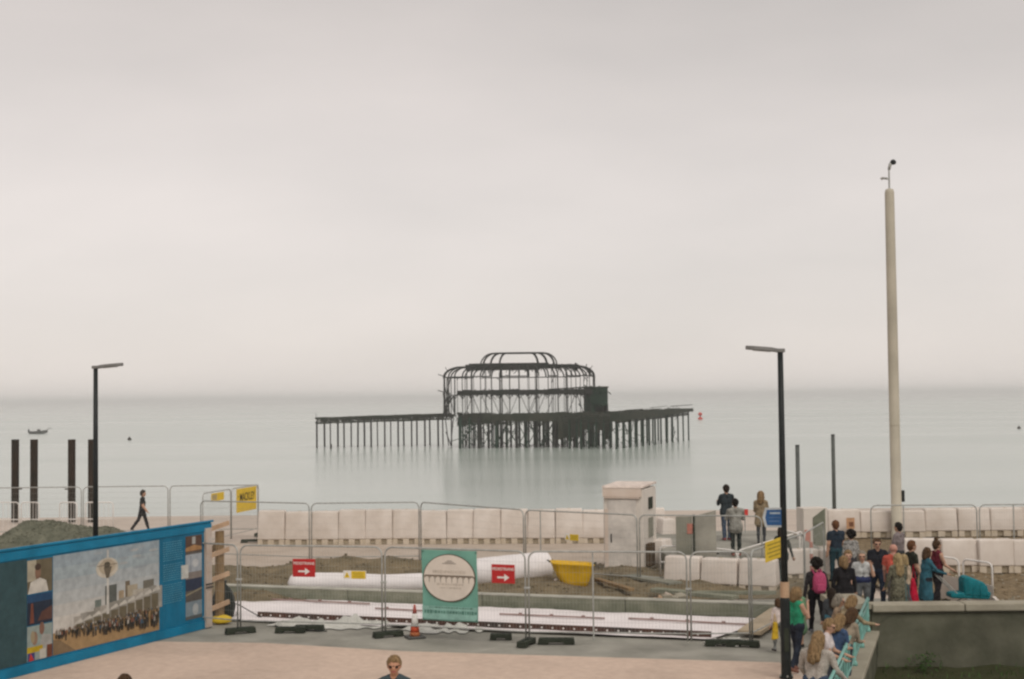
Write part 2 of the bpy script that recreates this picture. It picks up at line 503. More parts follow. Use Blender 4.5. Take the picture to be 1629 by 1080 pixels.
# broken eaves ring, gallery band and upper band, each bay its own beam
for i in range(NS):
    p, q = PR[i], PR[(i + 1) % NS]
    front_gap = (2 < (p[0]) < 5.5 and p[1] < 0)
    if not front_gap and random.random() > .12:
        MB().bar((p[0], p[1], EV), (q[0], q[1], EV), .14, .22).build('eaves_beam', M_PIER, pier)
    if p[0] > -12.6:
        g = MB().bar((p[0], p[1], GL), (q[0], q[1], GL), .5, random.uniform(.8, 1.25))
        for k in range(9):
            t = (k + random.random()) / 9
            x, y = p[0] + (q[0] - p[0]) * t, p[1] + (q[1] - p[1]) * t
            g.bar((x, y, GL), (x + random.uniform(-.5, .5), y, GL + random.uniform(-1.0, .8)), .17, .17)
        g.build('gallery_beam', M_PIER, pier)
    p, q = on_inset(*PR[i]), on_inset(*PR[(i + 1) % NS])
    if p[0] > -11.5:
        g = MB().bar((p[0], p[1], BD), (q[0], q[1], BD), .4, .6 if p[0] > 5 else 1.25)
        for k in range(7):
            t = random.random(); x, y = p[0] + (q[0] - p[0]) * t, p[1] + (q[1] - p[1]) * t
            g.bar((x, y, BD), (x + random.uniform(-.6, .6), y, BD + random.uniform(-1.3, .75)), .13, .13)
        g.build('upper_band', M_PIER, pier)
# inner columns up to the upper band and braces of the middle storey
for x, y in path(11.2, 6.4, 2.5, 16):
    pile(x, y, DK, BD, random.choice((.07, .10)), name='column', lean=.004)
for i in range(NS):
    p, q = PR[i], PR[(i + 1) % NS]
    if random.random() < .45:
        a, b = (p, q) if random.random() < .5 else (q, p)
        MB().bar((a[0], a[1], DK), (b[0], b[1], GL), .11, .11).build('brace', M_PIER, pier)
    if random.random() < .8 and p[1] < 2:
        pts = [(p[0] + (q[0] - p[0]) * t, p[1] + (q[1] - p[1]) * t, GL - .35 - 1.0 * (2 * t - 1) ** 2 - .1) for t in (0, .2, .4, .6, .8, 1)]
        MB().tube(pts, .09, 4).build('arch_bracket', M_PIER, pier)
for k in range(90):          # torn sheeting and twisted bars hanging in the frame
    x, y = random.choice(PR); x *= random.uniform(.8, 1.0)
    z = random.choice((GL - .2, GL + .2, EV, BD, DK + .2, BD - .3))
    MB().bar((x, y, z), (x + random.uniform(-1.2, 1.2), y + random.uniform(-.3, .3), z + random.uniform(-1.6, .6)), random.uniform(.08, .2), .12).build('twisted_bar', M_PIER, pier)
# roof lantern: ribs on a long oval, joined along a ridge frame
LR = path(8.2, 4.6, 2.2, 20)
for x, y in LR:
    if abs(x) < 3.0: continue
    ix, iy = x * .66, y * .45
    pts = []
    for k in range(9):
        t = k / 8 * math.pi / 2; f = 1 - math.cos(t)
        pts.append((x + (ix - x) * f, y + (iy - y) * f, BD + .3 + (TOP - BD - .3) * math.sin(t)))
    MB().tube(pts, .15, 5).build('lantern_rib', M_PIER, pier)
LT = [(x * .66, y * .45) for x, y in LR]
for i in range(len(LT)):
    p, q = LT[i], LT[(i + 1) % len(LT)]
    MB().bar((p[0], p[1], TOP), (q[0], q[1], TOP), .22, .3).build('lantern_beam', M_PIER, pier)
for i in range(len(LR)):
    p, q = LR[i], LR[(i + 1) % len(LR)]
    MB().bar((p[0], p[1], BD + .3), (q[0], q[1], BD + .3), .2, .3).build('lantern_kerb', M_PIER, pier)
# bent frame hanging out at the left end
for a, b in (((-17.3, -2, EV + .7), (-15.2, -2, EV - .1)), ((-17.5, 0, GL + .6), (-15.9, 0, GL + .1)), ((-16, -3, GL - 4.2), (-14, -5, GL - .8)), ((-14, -5, GL - .8), (-12, -8, GL)),
             ((-16.4, 0, DK), (-14.6, -3, EV)), ((-16.2, -1, EV), (-14.8, -2, DK)), ((-15.5, -3, DK), (-16.3, -1, GL)), ((-16.3, 1, DK), (-14.9, 0, GL)), ((-13.8, -8, GL - .4), (-13.6, -8, DK - .2))):
    MB().bar(a, b, .17, .17).build('bent_beam', M_PIER, pier)
# main platform
g = MB()
dp = [ring(16.0, 10.8, 3.2, 2 * math.pi * i / 48) for i in range(48)]
dp = [(x + 3.0, y) for x, y in dp]
g.add([(x, y, DK) for x, y in dp] + [(x, y, DK - .5) for x, y in dp], [tuple(range(48)), tuple(range(95, 47, -1))] + [(i, i + 48, (i + 1) % 48 + 48, (i + 1) % 48) for i in range(48)])
g.build('deck', M_PDECK, pier)
for i in range(48):
    p, q = dp[i], dp[(i + 1) % 48]
    if p[1] > 4: continue
    g = MB().bar((p[0], p[1], DK - .45), (q[0], q[1], DK - .45), .35, random.uniform(1.4, 2.1))
    for k in range(10):
        t = random.random(); x, y = p[0] + (q[0] - p[0]) * t, p[1] + (q[1] - p[1]) * t
        g.bar((x, y, DK - .8), (x + random.uniform(-.4, .4), y, DK - random.uniform(1.2, 2.4)), .17, .17)
        g.bar((x, y, DK), (x + random.uniform(-.6, .6), y, DK + random.uniform(.1, .7)), .16, .16)
    g.build('edge_girder', M_PDECK, pier)
for j, v in enumerate((-10, -6.2, -2, 2.5, 7, 10)):
    for k in range(16):
        u = -12.6 + k * 1.98 + (j % 2) * .8
        if abs(ring(16, 10.8, 3.2, 0)[0]) < abs(u - 3): continue
        fat = (j == 0 and k % 2 == 0)
        pile(u + random.uniform(-.25, .25), v, -2, DK - .3, .34 if fat else random.choice((.12, .15, .2)), M_WEED if random.random() < .65 else M_PIER, lean=.006)
for k in range(12):
    u = -12.6 + k * 2.45
    for v in (-10, -6.2, -2, 7):
        if random.random() < .8:
            a, b = (u, u + 2.45) if random.random() < .5 else (u + 2.45, u)
            MB().bar((a, v, .4), (b, v, random.uniform(3.4, 5.6)), .16, .16).build('brace', M_WEED, pier)
        if random.random() < .5:
            MB().bar((u, v, 5.0), (u + 2.45, v, 5.0), .13, .16).build('tie_beam', M_WEED, pier)
for k in range(110):         # tangle of fallen bars among the piles
    u = random.uniform(-12.5, 18.5); v = random.choice((-10.2, -8, -4, 0, 5)); z = random.uniform(.3, 5.8)
    MB().bar((u, v, z), (u + random.uniform(-1.8, 1.8), v + random.uniform(-.5, .5), max(-.3, z + random.uniform(-2.5, 1.5))), random.uniform(.09, .2), .12).build('fallen_bar', random.choice((M_WEED, M_PIER)), pier)
for k in range(46):
    t = random.random() ** 1.3; off = random.uniform(-9, 0)
    x, y = 19 + 20.5 * t + off * .93, -24 + 50 * t - off * .38; z = random.uniform(.5, 5.8)
    MB().bar((x, y, z), (x + random.uniform(-1.6, 1.6), y, max(-.2, z + random.uniform(-2.2, 1.4))), .14, .12).build('fallen_bar', M_WEED, pier)
# collapsed cladding hanging below the right half
for k in range(13):
    u = 8.5 + k * .85
    h = random.uniform(2.2, 5.0) if k not in (5, 8) else 1.6
    c = (u, -10.9 + random.uniform(-.5, .3), DK - .5 - h / 2)
    MB().box(c, (random.uniform(.9, 1.3), .12, h), Matrix.Rotation(random.gauss(0, .06), 3, 'Y')).build('fallen_cladding', M_PDECK, pier)
for k in range(9):
    MB().bar((8.5 + k * 1.2, -11.2, DK - random.uniform(1, 5)), (9.4 + k * 1.3, -10.6, DK - random.uniform(1, 5.5)), .14, .14).build('bent_beam', M_PDECK, pier)
# blind block of the gallery still clad, at the right end
HB = [(14.2, -5), (18.6, -5), (18.6, 3), (14.2, 3)]
for a, b in ((0, 1), (1, 2), (2, 3), (3, 0)):
    p, q = HB[a], HB[b]
    z0 = DK + 1.9 if a == 0 else DK
    MB().bar((p[0], p[1], (z0 + 12.3) / 2), (q[0], q[1], (z0 + 12.3) / 2), .25, 12.3 - z0).build('clad_wall', M_WEED, pier)
MB().box((15.2, -5.02, DK + .95), (1.6, .26, 1.9)).build('clad_wall', M_WEED, pier)
MB().box((16.3, -1, 12.45), (5.2, 8.6, .3)).build('flat_roof', M_PDECK, pier)
for k in range(40):
    x = random.uniform(12.5, 18.6); z = random.choice((12.6, DK + 2.0, GL))
    MB().bar((x, -5.2, z), (x + random.uniform(-.9, .9), -5.3, z + random.uniform(-.9, .45)), .2, .2).build('torn_cladding', M_WEED, pier)
MB().bar((14.5, -5.3, 12.5), (6.5, -9.3, 12.1), .6, .25).build('sloping_beam', M_PDECK, pier)
for x in (17.6, 18.6): pile(x, -5, DK, DK + 2, .18, name='column')
# left jetty
def jetty(a0, a1, width, n, zt, name, m, rows=2, th=1.0, r=.15, skip=()):
    a0 = Vector(a0); a1 = Vector(a1); d = (a1 - a0); nrm = Vector((-d.y, d.x)).normalized()
    for rw in range(rows):
        off = nrm * (width * (rw / (rows - 1) if rows > 1 else 0))
        for k in range(n):
            t = (k + .7 * (rw % 2)) / (n - 1)
            if t > 1 or (rw, k) in skip: continue
            p = a0 + d * t + off
            pile(p.x, p.y, -2, zt(t) - th * .5, random.uniform(r * .8, r * 1.25), m, lean=.005)
        # lattice girder, bay by bay
        for k in range(n - 1):
            t0, t1 = k / (n - 1), (k + 1) / (n - 1)
            p, q = a0 + d * t0 + off, a0 + d * t1 + off
            g = MB()
            z0, z1 = zt(t0), zt(t1)
            g.bar((p.x, p.y, z0), (q.x, q.y, z1), .26, random.uniform(.28, .5))
            g.bar((p.x, p.y, z0 - th), (q.x, q.y, z1 - th), .22, random.uniform(.16, .34))
            for s in range(4):
                u0, u1 = s / 4, (s + 1) / 4
                pa, pb = p.lerp(q, u0), p.lerp(q, u1)
                za = z0 + (z1 - z0) * u0; zb = z0 + (z1 - z0) * u1
                g.bar((pa.x, pa.y, za), (pb.x, pb.y, zb - th), .1, .1)
                g.bar((pa.x, pa.y, za - th), (pb.x, pb.y, zb), .1, .1)
            g.build('lattice_girder', M_PDECK, pier)
    for k in range(n * 2):          # cross joists, some fallen
        if random.random() < .2: continue
        t = (k + .3) / (n * 2); p = a0 + d * t; q = p + nrm * width
        MB().bar((p.x, p.y, zt(t) - .15), (q.x, q.y, zt(t) - .2 + random.uniform(-.5, .2)), .22, .2).build('joist', M_PDECK, pier)
jetty((-44.0, 3.2), (-15.0, 8.6), 7.5, 11, lambda t: 6.35 + .55 * t, 'jetty', M_PIER, th=1.05, r=.17)
for k in range(190):
    t = random.random()
    x, y = -43.8 + 29.8 * t, 4 + 6 * t + random.random() * 5
    z = 6.35 + .5 * t
    MB().bar((x, y, z - .2), (x + random.uniform(-1.4, 1.4), y, z - random.uniform(-.35, 1.2)), .15, .15).build('loose_plank', M_PDECK, pier)
for k in range(13):
    t = k / 13
    MB().box((-43 + 29.5 * t, 6 + 5.5 * t + random.uniform(-1, 2), 5.95 + .55 * t), (random.uniform(1.4, 2.4), 3.5, random.uniform(.25, .7)), Matrix.Rotation(.18, 3, 'Z') @ Matrix.Rotation(random.gauss(0, .05), 3, 'Y')).build('deck_remnant', M_PDECK, pier)
MB().bar((-44.0, 3.2, 6.2), (-44.2, 3.2, 7.6), .08, .08).build('rail_post', M_PIER, pier)
pile(-40.4, -1, -1, 1.0, .2, M_PIER, 'pile_stump')
# right-hand wing
jetty((19, -24), (39.5, 26), 11, 13, lambda t: 6.55 + .75 * t, 'wing', M_WEED, rows=4, th=1.3, r=.2)
for k in range(14):
    t = k / 14
    x, y = 19 + 20.5 * t, -24 + 50 * t
    g = MB().box((x + .7, y + 1.6, 6.4 + .75 * t), (2.1, 5.2, random.uniform(.7, 1.2) + .7 * (1 - t)), Matrix.Rotation(-.39, 3, 'Z'))
    g.build('deck_remnant', M_PDECK, pier)
for k in range(60):
    t = random.random()
    x, y = 19 + 20.5 * t + random.uniform(-4, 0), -24 + 50 * t
    z = 6.6 + .75 * t
    MB().bar((x, y, z), (x + random.uniform(-.8, .8), y, z + random.uniform(.2, .9)), .09, .09).build('rail_stump', M_PDECK, pier)
MB().bar((28, 0, 7.9), (33, 12, 8.2), .1, .1).build('handrail', M_PIER, pier)
MB().bar((34, 13, 8.1), (40.6, 27, 8.3), .14, .14).build('handrail', M_PIER, pier)
# bridge of the broken approach between jetty and pavilion
for a, b in (((-16, 2, 6.0), (-15.3, 1, .2)), ((-14.9, 2, .4), (-15.9, 2, 3.2)), ((-14.9, 2, .2), (-14.3, 2, 5.9))):
    MB().bar(a, b, .2, .2).build('bent_beam', M_PIER, pier)

# ================================================================ SEA MARKS, BOAT, BEACH PILES
def buoy(px, py, d, label, m, s=1.0, tall=False):
    p = atz(px, py, SEA_Z)
    t = thing('buoy', label, 'buoy', p)
    if tall:
        MB().lathe([(.4, -.6), (1.1, -.1), (1.1, .4), (.5, 1.0), (.28, 1.1)], 12).build('float', m, t, smooth=True)
        MB().lathe([(.28, 1.0), (.28, 1.5), (.85, 1.75), (.9, 2.5), (.5, 2.95), (.1, 3.1)], 12).build('top_mark', m, t, smooth=True)
    else:
        MB().lathe([(.2 * s, -.3), (.5 * s, -.05), (.55 * s, .3 * s), (.3 * s, .7 * s), (.08, .85 * s)], 12).build('float', m, t, smooth=True)
        MB().tube([(0, 0, .8 * s), (0, 0, 1.1 * s)], .05, 6).build('mooring_ring', m, t)
M_BUOY = mat('buoy_red', (0.50, 0.035, 0.02), 0.5)
buoy(1114, 667, 285, 'red channel buoy just right of the pier ruin', M_BUOY, tall=True)
buoy(206, 700, 165, 'small dark mooring buoy left of the pier, right of the lamp post', M_STEEL, 1.0)
buoy(1621, 682, 205, 'small dark mooring buoy at the far right edge of the sea', M_STEEL, .9)
bt = thing('motor_boat', 'small grey open motor boat far out on the left', 'boat', atz(60, 690, SEA_Z))
bt.scale = (1.6, 1.6, 1.6)
g = MB()
secs = [(-1.75, .62, .05), (-1.0, .72, -.1), (0, .75, -.12), (1.0, .6, -.05), (1.7, .3, .12), (2.1, .03, .3)]
vs_ = []
for x, w, b in secs:
    vs_ += [(x, -w, .55 + max(0, x) * .12), (x, -w * .6, b), (x, w * .6, b), (x, w, .55 + max(0, x) * .12), (x, w * .85, .5 + max(0, x) * .12), (x, 0, .22), (x, -w * .85, .5 + max(0, x) * .12)]
fs_ = [(i * 7 + k, i * 7 + (k + 1) % 7, (i + 1) * 7 + (k + 1) % 7, (i + 1) * 7 + k) for i in range(5) for k in range(7)]
fs_ += [tuple(range(6, -1, -1)), tuple(35 + k for k in range(7))]
g.add(vs_, fs_)
M_BOAT = mat('boat_grey', (0.09, 0.095, 0.09), 0.6)
g.build('hull', M_BOAT, bt)
MB().box((-1.9, 0, .6), (.3, .3, .75)).build('outboard_motor', M_DARK, bt, bevel=.05)
MB().tube([(1.6, 0, .6), (2.6, 0, 1.15), (2.9, .2, 1.0)], .05, 6).build('bow_rail', M_DARK, bt)
MB().box((.2, 0, .7), (.5, .9, .5)).build('console', M_BOAT, bt, bevel=.05)

labs = ['leftmost of the four rusty beach piles', 'rusty beach pile second from the left', 'rusty beach pile third from the left', 'rusty beach pile partly hidden by the left lamp post']
for (px, lab) in zip((24, 54, 114, 146), labs):
    d = 118.0
    b = at(px, 815, d); top = at(px - 1, 699, d).z
    t = thing('steel_pile', 'tall dark ' + lab, 'pile', (b.x, d, b.z - .8))
    h = top - b.z + .8
    MB().lathe([(.31, 0), (.31, h), (.25, h), (.25, h - .5)], 14).build('shaft', M_STEEL, t, smooth=False)
    if px in (24, 114):
        MB().box((.42 if px == 24 else -.42, 0, h * .40), (.28, .12, .10)).build('bracket', M_STEEL, t)
    MB().lathe([(.335, h * .30), (.335, h * .30 + .05)], 14).build('collar', M_STEEL, t)

# ================================================================ LAMP POSTS, MAST, POSTS
def lamp_post(px, base_y, d, label, side, band):
    b = at(px, base_y, d)
    t = thing('lamp_post', label, 'lamp post', (b.x, d, 0))
    H = 6.32
    MB().lathe([(.13, 0), (.13, .04), (.10, .05), (.095, 1.5), (.085, 1.56)], 14).build('base', M_DARK, t, smooth=False)
    MB().lathe([(.068, 1.5), (.062, 4), (.055, H)], 12).build('pole', M_DARK, t, smooth=True)
    MB().box((0, -.096, .75), (.09, .012, .45)).build('access_door', M_RUB, t, bevel=.004)
    if band:
        MB().lathe([(.088, 1.56), (.088, 1.86)], 14).build('pale_band', M_WOOD, t)
    for a in (0, math.pi / 2, math.pi, -math.pi / 2):
        MB().lathe([(.018, .04), (.018, .075)], 6, c=(.115 * math.cos(a), .115 * math.sin(a), 0)).build('bolt', M_GALV, t)
    s = side
    M_LAMP = mat('lamp_grey', (0.17, 0.165, 0.155), 0.5)
    g = MB()
    prof = [(-.09, .0, .05), (.05, .0, .09), (.18, .025, .13), (.53, .055, .13), (.67, .065, .07)]
    vs_ = []
    for x, z, w in prof:
        th = .045 if x > .7 else .075
        vs_ += [(s * x, -w, H + z), (s * x, w, H + z), (s * x, w * .8, H + z + th), (s * x, -w * .8, H + z + th)]
    fs_ = [(i * 4 + k, i * 4 + (k + 1) % 4, (i + 1) * 4 + (k + 1) % 4, (i + 1) * 4 + k) for i in range(4) for k in range(4)] + [(3, 2, 1, 0), (16, 17, 18, 19)]
    g.add(vs_, fs_)
    hd = g.build('lamp_head', M_LAMP, t, bevel=.012)
    MB().box((s * .36, 0, H + .03), (.34, .16, .012), Matrix.Rotation(-s * .09, 3, 'Y')).build('lens', mat('lamp_lens', (.45, .45, .42), .3), hd)
    return t
lamp_post(152, 850, 35.0, 'black street lamp standing behind the blue hoarding', 1, False)
LPR = lamp_post(1251, 1075, 27.8, 'black street lamp beside the woman in the green top', -1, True)

b = at(1427, 850, 52)
t = thing('sensor_mast', 'tall cream mast with weather sensors on top', 'mast', (b.x, 52, 0))
HM = at(1416, 300, 52).z
MB().lathe([(.30, 0), (.30, .05), (.19, .08), (.185, HM * .55), (.17, HM - .15), (.14, HM - .03), (.05, HM)], 20).build('shaft', M_MAST, t, smooth=True)
for f in (.33, .66): MB().lathe([(.192 - .012 * f, HM * f), (.192 - .012 * f, HM * f + .06)], 20).build('section_joint', M_MAST, t)
MB().lathe([(.035, HM - .05), (.03, HM + .72)], 8).build('spindle', M_GALV, t)
MB().tube([(0, 0, HM + .7), (.05, 0, HM + .9), (.16, 0, HM + .98)], [.05, .06, .03], 8).build('sensor_arm', M_GALV, t, smooth=True)
MB().lathe([(.02, 0), (.1, .03), (.12, .1), (.08, .17), (.02, .2)], 10, c=(.16, 0, HM + .88)).build('sensor_head', M_DARK, t, smooth=True)
MB().tube([(0, 0, HM + .35), (-.2, 0, HM + .37)], .025, 6).build('cross_arm', M_GALV, t)
for k in range(3):
    a = k * 2.09
    MB().lathe([(.01, 0), (.05, .02), (.06, .07)], 8, c=(-.2 + .09 * math.cos(a), .09 * math.sin(a), HM + .34)).build('wind_cup', M_GALV, t)
MB().box((.24, -.05, 1.75), (.10, .08, .42)).build('control_box', M_DARK, t, bevel=.01)
for px, ty, d, lab in ((1270, 709, 48.0, 'thin dark metal post just right of the right lamp post'), (1327, 692, 53.0, 'thin dark metal post behind the man in the navy shirt')):
    b = at(px + 1, 845, d)
    t = thing('metal_post', lab, 'post', (b.x, d, 0))
    h = at(px, ty, d).z
    MB().lathe([(.075, 0), (.07, h)], 10).build('shaft', M_GREYP if False else mat('post_grey', (.10, .11, .10), .6), t, smooth=True)
    MB().lathe([(.085, h), (.06, h + .03)], 10).build('cap', M_DARK, t)

# ================================================================ HOARDING
HA, HB_ = atz(336, 997, 0), atz(0, 1083, 0)
hd_dir = (HA - HB_).normalized()
HANG = math.atan2(hd_dir.y, hd_dir.x)
HB2 = HB_ - hd_dir * 4.5
HL = (HA - HB2).length
HH = 2.55
hoard = thing('site_hoarding', 'blue construction hoarding printed with a seafront tower picture', 'hoarding', HB2, HANG)
HM4 = (Matrix.Translation(HB2) @ Matrix.Rotation(HANG, 4, 'Z')).inverted()
def onh(px, py):
    """pixel -> (s, z) on the hoarding's face"""
    o = HM4 @ Vector((0, 0, CAM_Z)); d = HM4.to_3x3() @ ray(px, py)
    t = -o.y / d.y
    return (o.x + d.x * t, o.z + d.z * t)
s_edges = [0]
while s_edges[-1] + 1.22 < HL - .5: s_edges.append(s_edges[-1] + 1.22)
s_edges.append(HL)
for a, b in zip(s_edges[:-1], s_edges[1:]):
    MB().box(((a + b) / 2, .012, HH / 2), (b - a - .004, .02, HH)).build('panel', M_BLUE, hoard)
    MB().box((a + .3, .09, HH / 2 - .1), (.05, .1, HH - .2)).build('stud', M_WOODB, hoard)
M_BAND = mat('hoarding_band', (0.008, 0.19, 0.34), 0.5, scale=1.5, var=0.1, big=(1.2, .82))
MB().box((HL / 2 + .03, .004, HH + .012), (HL + .1, .065, .05)).build('cap_rail', M_BAND, hoard, bevel=.01)
MB().box((HL / 2, -.012, .10), (HL, .02, .2)).build('kickboard', M_BAND, hoard)
MB().box((HL / 2, -.010, HH - .12), (HL, .016, .17)).build('top_band', M_BAND, hoard)
PC = {}
def pm(c, r=.5):
    k = tuple(round(x, 3) for x in c)
    if k not in PC:
        PC[k] = mat('print_%d' % len(PC), c, r, scale=6, var=.10, detail=6)
    return PC[k]
class Print:
    """flat printed picture: shapes in layers a fraction of a millimetre apart"""
    def __init__(s): s.b = MB(); s.mats = []; s.k = 0
    def mi(s, c):
        m = pm(c)
        if m not in s.mats: s.mats.append(m)
        return s.mats.index(m)
    def poly(s, pts, c):
        s.k += 1
        y = -.004 - s.k * .00004
        s.b.add([(x, y, z) for x, z in pts], [tuple(range(len(pts)))], s.mi(c))
    def rect(s, x0, z0, x1, z1, c): s.poly([(x0, z0), (x1, z0), (x1, z1), (x0, z1)], c)
    def oval(s, x, z, rx, rz, c, n=18): s.poly([(x + rx * math.cos(2 * math.pi * k / n), z + rz * math.sin(2 * math.pi * k / n)) for k in range(n)], c)
    def build(s, name, parent): return s.b.build(name, s.mats, parent)
# big seafront picture
s0 = onh(84, 950)[0]; s1 = onh(253, 930)[0]; z0, z1 = .24, 2.30
W_ = s1 - s0; Hh = z1 - z0
P = Print()
X = lambda u: s0 + u * W_
Z = lambda v: z0 + v * Hh
skyc = [tuple(q * 1.16 for q in c) for c in [(.24, .29, .32), (.27, .32, .34), (.31, .34, .35), (.35, .37, .37), (.40, .40, .38), (.45, .435, .40), (.47, .44, .40), (.42, .39, .34)]]
for i, c in enumerate(skyc):
    P.rect(X(0), Z(1 - (i + 1) / 8), X(1), Z(1 - i / 8), c)
for i in range(16):
    P.oval(X(.35 + .6 * random.random()), Z(.72 + .25 * random.random()), .16, .03, random.choice(((.36, .38, .38), (.30, .34, .36))))
P.poly([(X(0), Z(0)), (X(1), Z(0)), (X(1), Z(.30)), (X(.5), Z(.24)), (X(0), Z(.22))], (.33, .22, .11))
P.poly([(X(0), Z(0)), (X(.2), Z(0)), (X(.07), Z(.13)), (X(0), Z(.16))], (.20, .14, .08))
for (u, w, v, c) in ((.52, .11, .60, (.10, .11, .10)), (.62, .05, .52, (.34, .27, .18)), (.68, .045, .61, (.16, .13, .09)), (.73, .10, .56, (.36, .32, .24)), (.80, .14, .50, (.42, .39, .33)), (.89, .11, .58, (.17, .16, .13)), (.40, .06, .47, (.15, .18, .16))):
    P.rect(X(u - w / 2), Z(.30), X(u + w / 2), Z(v), c)
for i in range(14):
    P.rect(X(.18 + .06 * i), Z(.25), X(.18 + .06 * i + .07), Z(.33 + .012 * i + .03 * random.random()), random.choice(((.30, .29, .26), (.36, .34, .30), (.25, .24, .21))))
for i in range(10):
    a, b = .18 + .083 * i, .18 + .083 * (i + 1)
    P.poly([(X(a), Z(.26 + .019 * i)), (X(b), Z(.279 + .019 * i)), (X(b - .02), Z(.315 + .02 * i)), (X(a + .01), Z(.28 + .02 * i))], (.50, .48, .43))
for i in range(10):
    a = .2 + .08 * i
    P.rect(X(a), Z(.20 + .004 * i), X(a + .07), Z(.262 + .017 * i), (.14, .12, .08))
P.poly([(X(.478), Z(.30)), (X(.502), Z(.30)), (X(.498), Z(.98)), (X(.482), Z(.98))], (.52, .51, .47))
P.oval(X(.485), Z(.79), .105 * W_, .22, (.50, .46, .38))
P.oval(X(.485), Z(.80), .078 * W_, .165, (.42, .36, .27))
P.poly([(X(.45), Z(.80)), (X(.53), Z(.80)), (X(.50), Z(.68)), (X(.475), Z(.68))], (.13, .11, .08))
P.oval(X(.483), Z(.82), .03 * W_, .07, (.08, .07, .05))
P.rect(X(.39), Z(.815), X(.58), Z(.822), (.14, .12, .09))
pc = [(.03, .03, .025), (.06, .05, .04), (.30, .28, .25), (.20, .09, .06), (.05, .09, .13), (.12, .09, .05), (.4, .38, .34)]
for i in range(230):
    u = random.random() ** .8 * .96 + .02
    near = random.random()
    zb = .23 - near * (.10 + .10 * u)
    h = .03 + near * .075 + .03 * u
    w = h * .24 * Hh
    c = random.choice(pc); x = X(u)
    P.rect(x - w / 2, Z(zb + h * .45), x + w / 2, Z(zb + h * .86), c)
    P.poly([(x - w * .4, Z(zb)), (x - w * .1, Z(zb)), (x + w * .4, Z(zb + h * .5)), (x - w * .4, Z(zb + h * .5))], random.choice(pc[:2]))
    P.poly([(x + w * .15, Z(zb)), (x + w * .45, Z(zb)), (x + w * .4, Z(zb + h * .5)), (x, Z(zb + h * .5))], random.choice(pc[:2]))
    P.oval(x, Z(zb + h * .93), w * .3, h * .08 * Hh, (.28, .18, .11), 8)
P.build('seafront_print', hoard)
# column of small photographs at the left, dark panel further left
a0 = onh(43, 960)[0]; a1 = onh(83, 955)[0]; wa = a1 - a0
P = Print()
P.rect(-.0 + .02, .22, a0 - .01, 2.32, (.035, .075, .085))
P.build('dark_print', hoard)
P = Print()
zz = [.24, .98, 1.02, 1.58, 1.60, 2.28]
P.rect(a0, zz[4], a1, zz[5], (.13, .11, .07))
P.rect(a0, zz[4] + .25, a0 + wa * .35, zz[5], (.36, .33, .25))
P.oval(a0 + wa * .42, 2.02, .085, .15, (.20, .12, .08)); P.oval(a0 + wa * .42, 2.13, .09, .07, (.06, .04, .03))
P.poly([(a0 + .02, 1.6), (a1 - .12, 1.6), (a1 - .18, 1.83), (a0 + wa * .5, 1.9), (a0 + .1, 1.83)], (.52, .50, .45))
P.rect(a0, zz[2] - .06, a1, zz[3], (.02, .03, .05)); P.rect(a0, 1.42, a1, 1.58, (.02, .06, .13))
P.poly([(a0 + .08, 1.0), (a0 + .2, 1.0), (a0 + .17, 1.4), (a0 + .11, 1.4)], (.17, .06, .04)); P.poly([(a0 + .3, 1.02), (a1, 1.02), (a1, 1.3), (a0 + .42, 1.2)], (.10, .05, .04))
P.rect(a0, .24, a1, .94, (.25, .30, .28))
P.oval(a0 + wa * .58, .86, .075, .13, (.20, .11, .08)); P.oval(a0 + wa * .3, .68, .085, .14, (.24, .16, .11)); P.oval(a0 + wa * .22, .72, .06, .12, (.30, .25, .16))
P.poly([(a0 + wa * .45, .4), (a1, .4), (a1 - .02, .7), (a0 + wa * .6, .74)], (.34, .34, .32))
P.rect(a0, .40, a0 + wa * .62, .52, (.42, .30, .02)); P.rect(a0 + .02, .24, a0 + wa * .3, .40, (.05, .05, .16)); P.poly([(a0 + .05, .24), (a0 + .2, .24), (a0 + .1, .4)], (.45, .04, .03))
P.rect(a0 + wa * .5, .24, a0 + wa * .75, .44, (.48, .46, .40)); P.rect(a0 + wa * .78, .24, a1, .5, (.14, .05, .03))
P.build('photo_print', hoard)
# lines of pale small print on the blue, white note, second photo column
b0 = onh(257, 920)[0]; b1 = onh(292, 920)[0]
P = Print()
for i in range(26):
    z = 2.2 - i * .052 - (.05 if i > 8 else 0) - (.05 if i > 16 else 0)
    x = b0 + .05
    while x < b1 - .08:
        w = random.uniform(.03, .09)
        P.rect(x, z, min(x + w, b1 - .04), z + .016, (.10, .30, .40)); x += w + .02
stuff(P.build('small_print', hoard))
c0 = onh(295, 910)[0]; c1 = onh(321, 905)[0]; wc = c1 - c0
P = Print()
P.rect(c0, .3, c1, 2.28, (.10, .09, .08))
P.rect(c0, 1.9, c1, 2.28, (.10, .06, .045)); P.poly([(c0, 1.92), (c1, 1.92), (c1, 2.0), (c0 + wc * .5, 2.06), (c0, 2.0)], (.36, .20, .09)); P.rect(c0 + wc * .4, 2.08, c0 + wc * .6, 2.25, (.36, .36, .34))
P.rect(c0, 1.36, c1, 1.84, (.34, .37, .40)); P.oval(c0 + wc * .6, 1.62, .12, .1, (.45, .46, .46)); P.rect(c0 + wc * .3, 1.3, c0 + wc * .32, 1.8, (.1, .1, .1))
P.rect(c0, 1.25, c1, 1.42, (.22, .19, .17)); P.rect(c0, .98, c1, 1.26, (.03, .04, .07)); P.poly([(c0, .86), (c1, .98), (c1, 1.02), (c0, .90)], (.25, .22, .15))
P.rect(c0, .30, c1, .72, (.20, .25, .28)); P.oval(c0 + wc * .6, .52, .12, .14, (.36, .38, .38)); P.rect(c0, .3, c1, .38, (.09, .1, .1))
P.build('photo_print', hoard)
P = Print(); n0 = onh(288, 910); P.k = 60
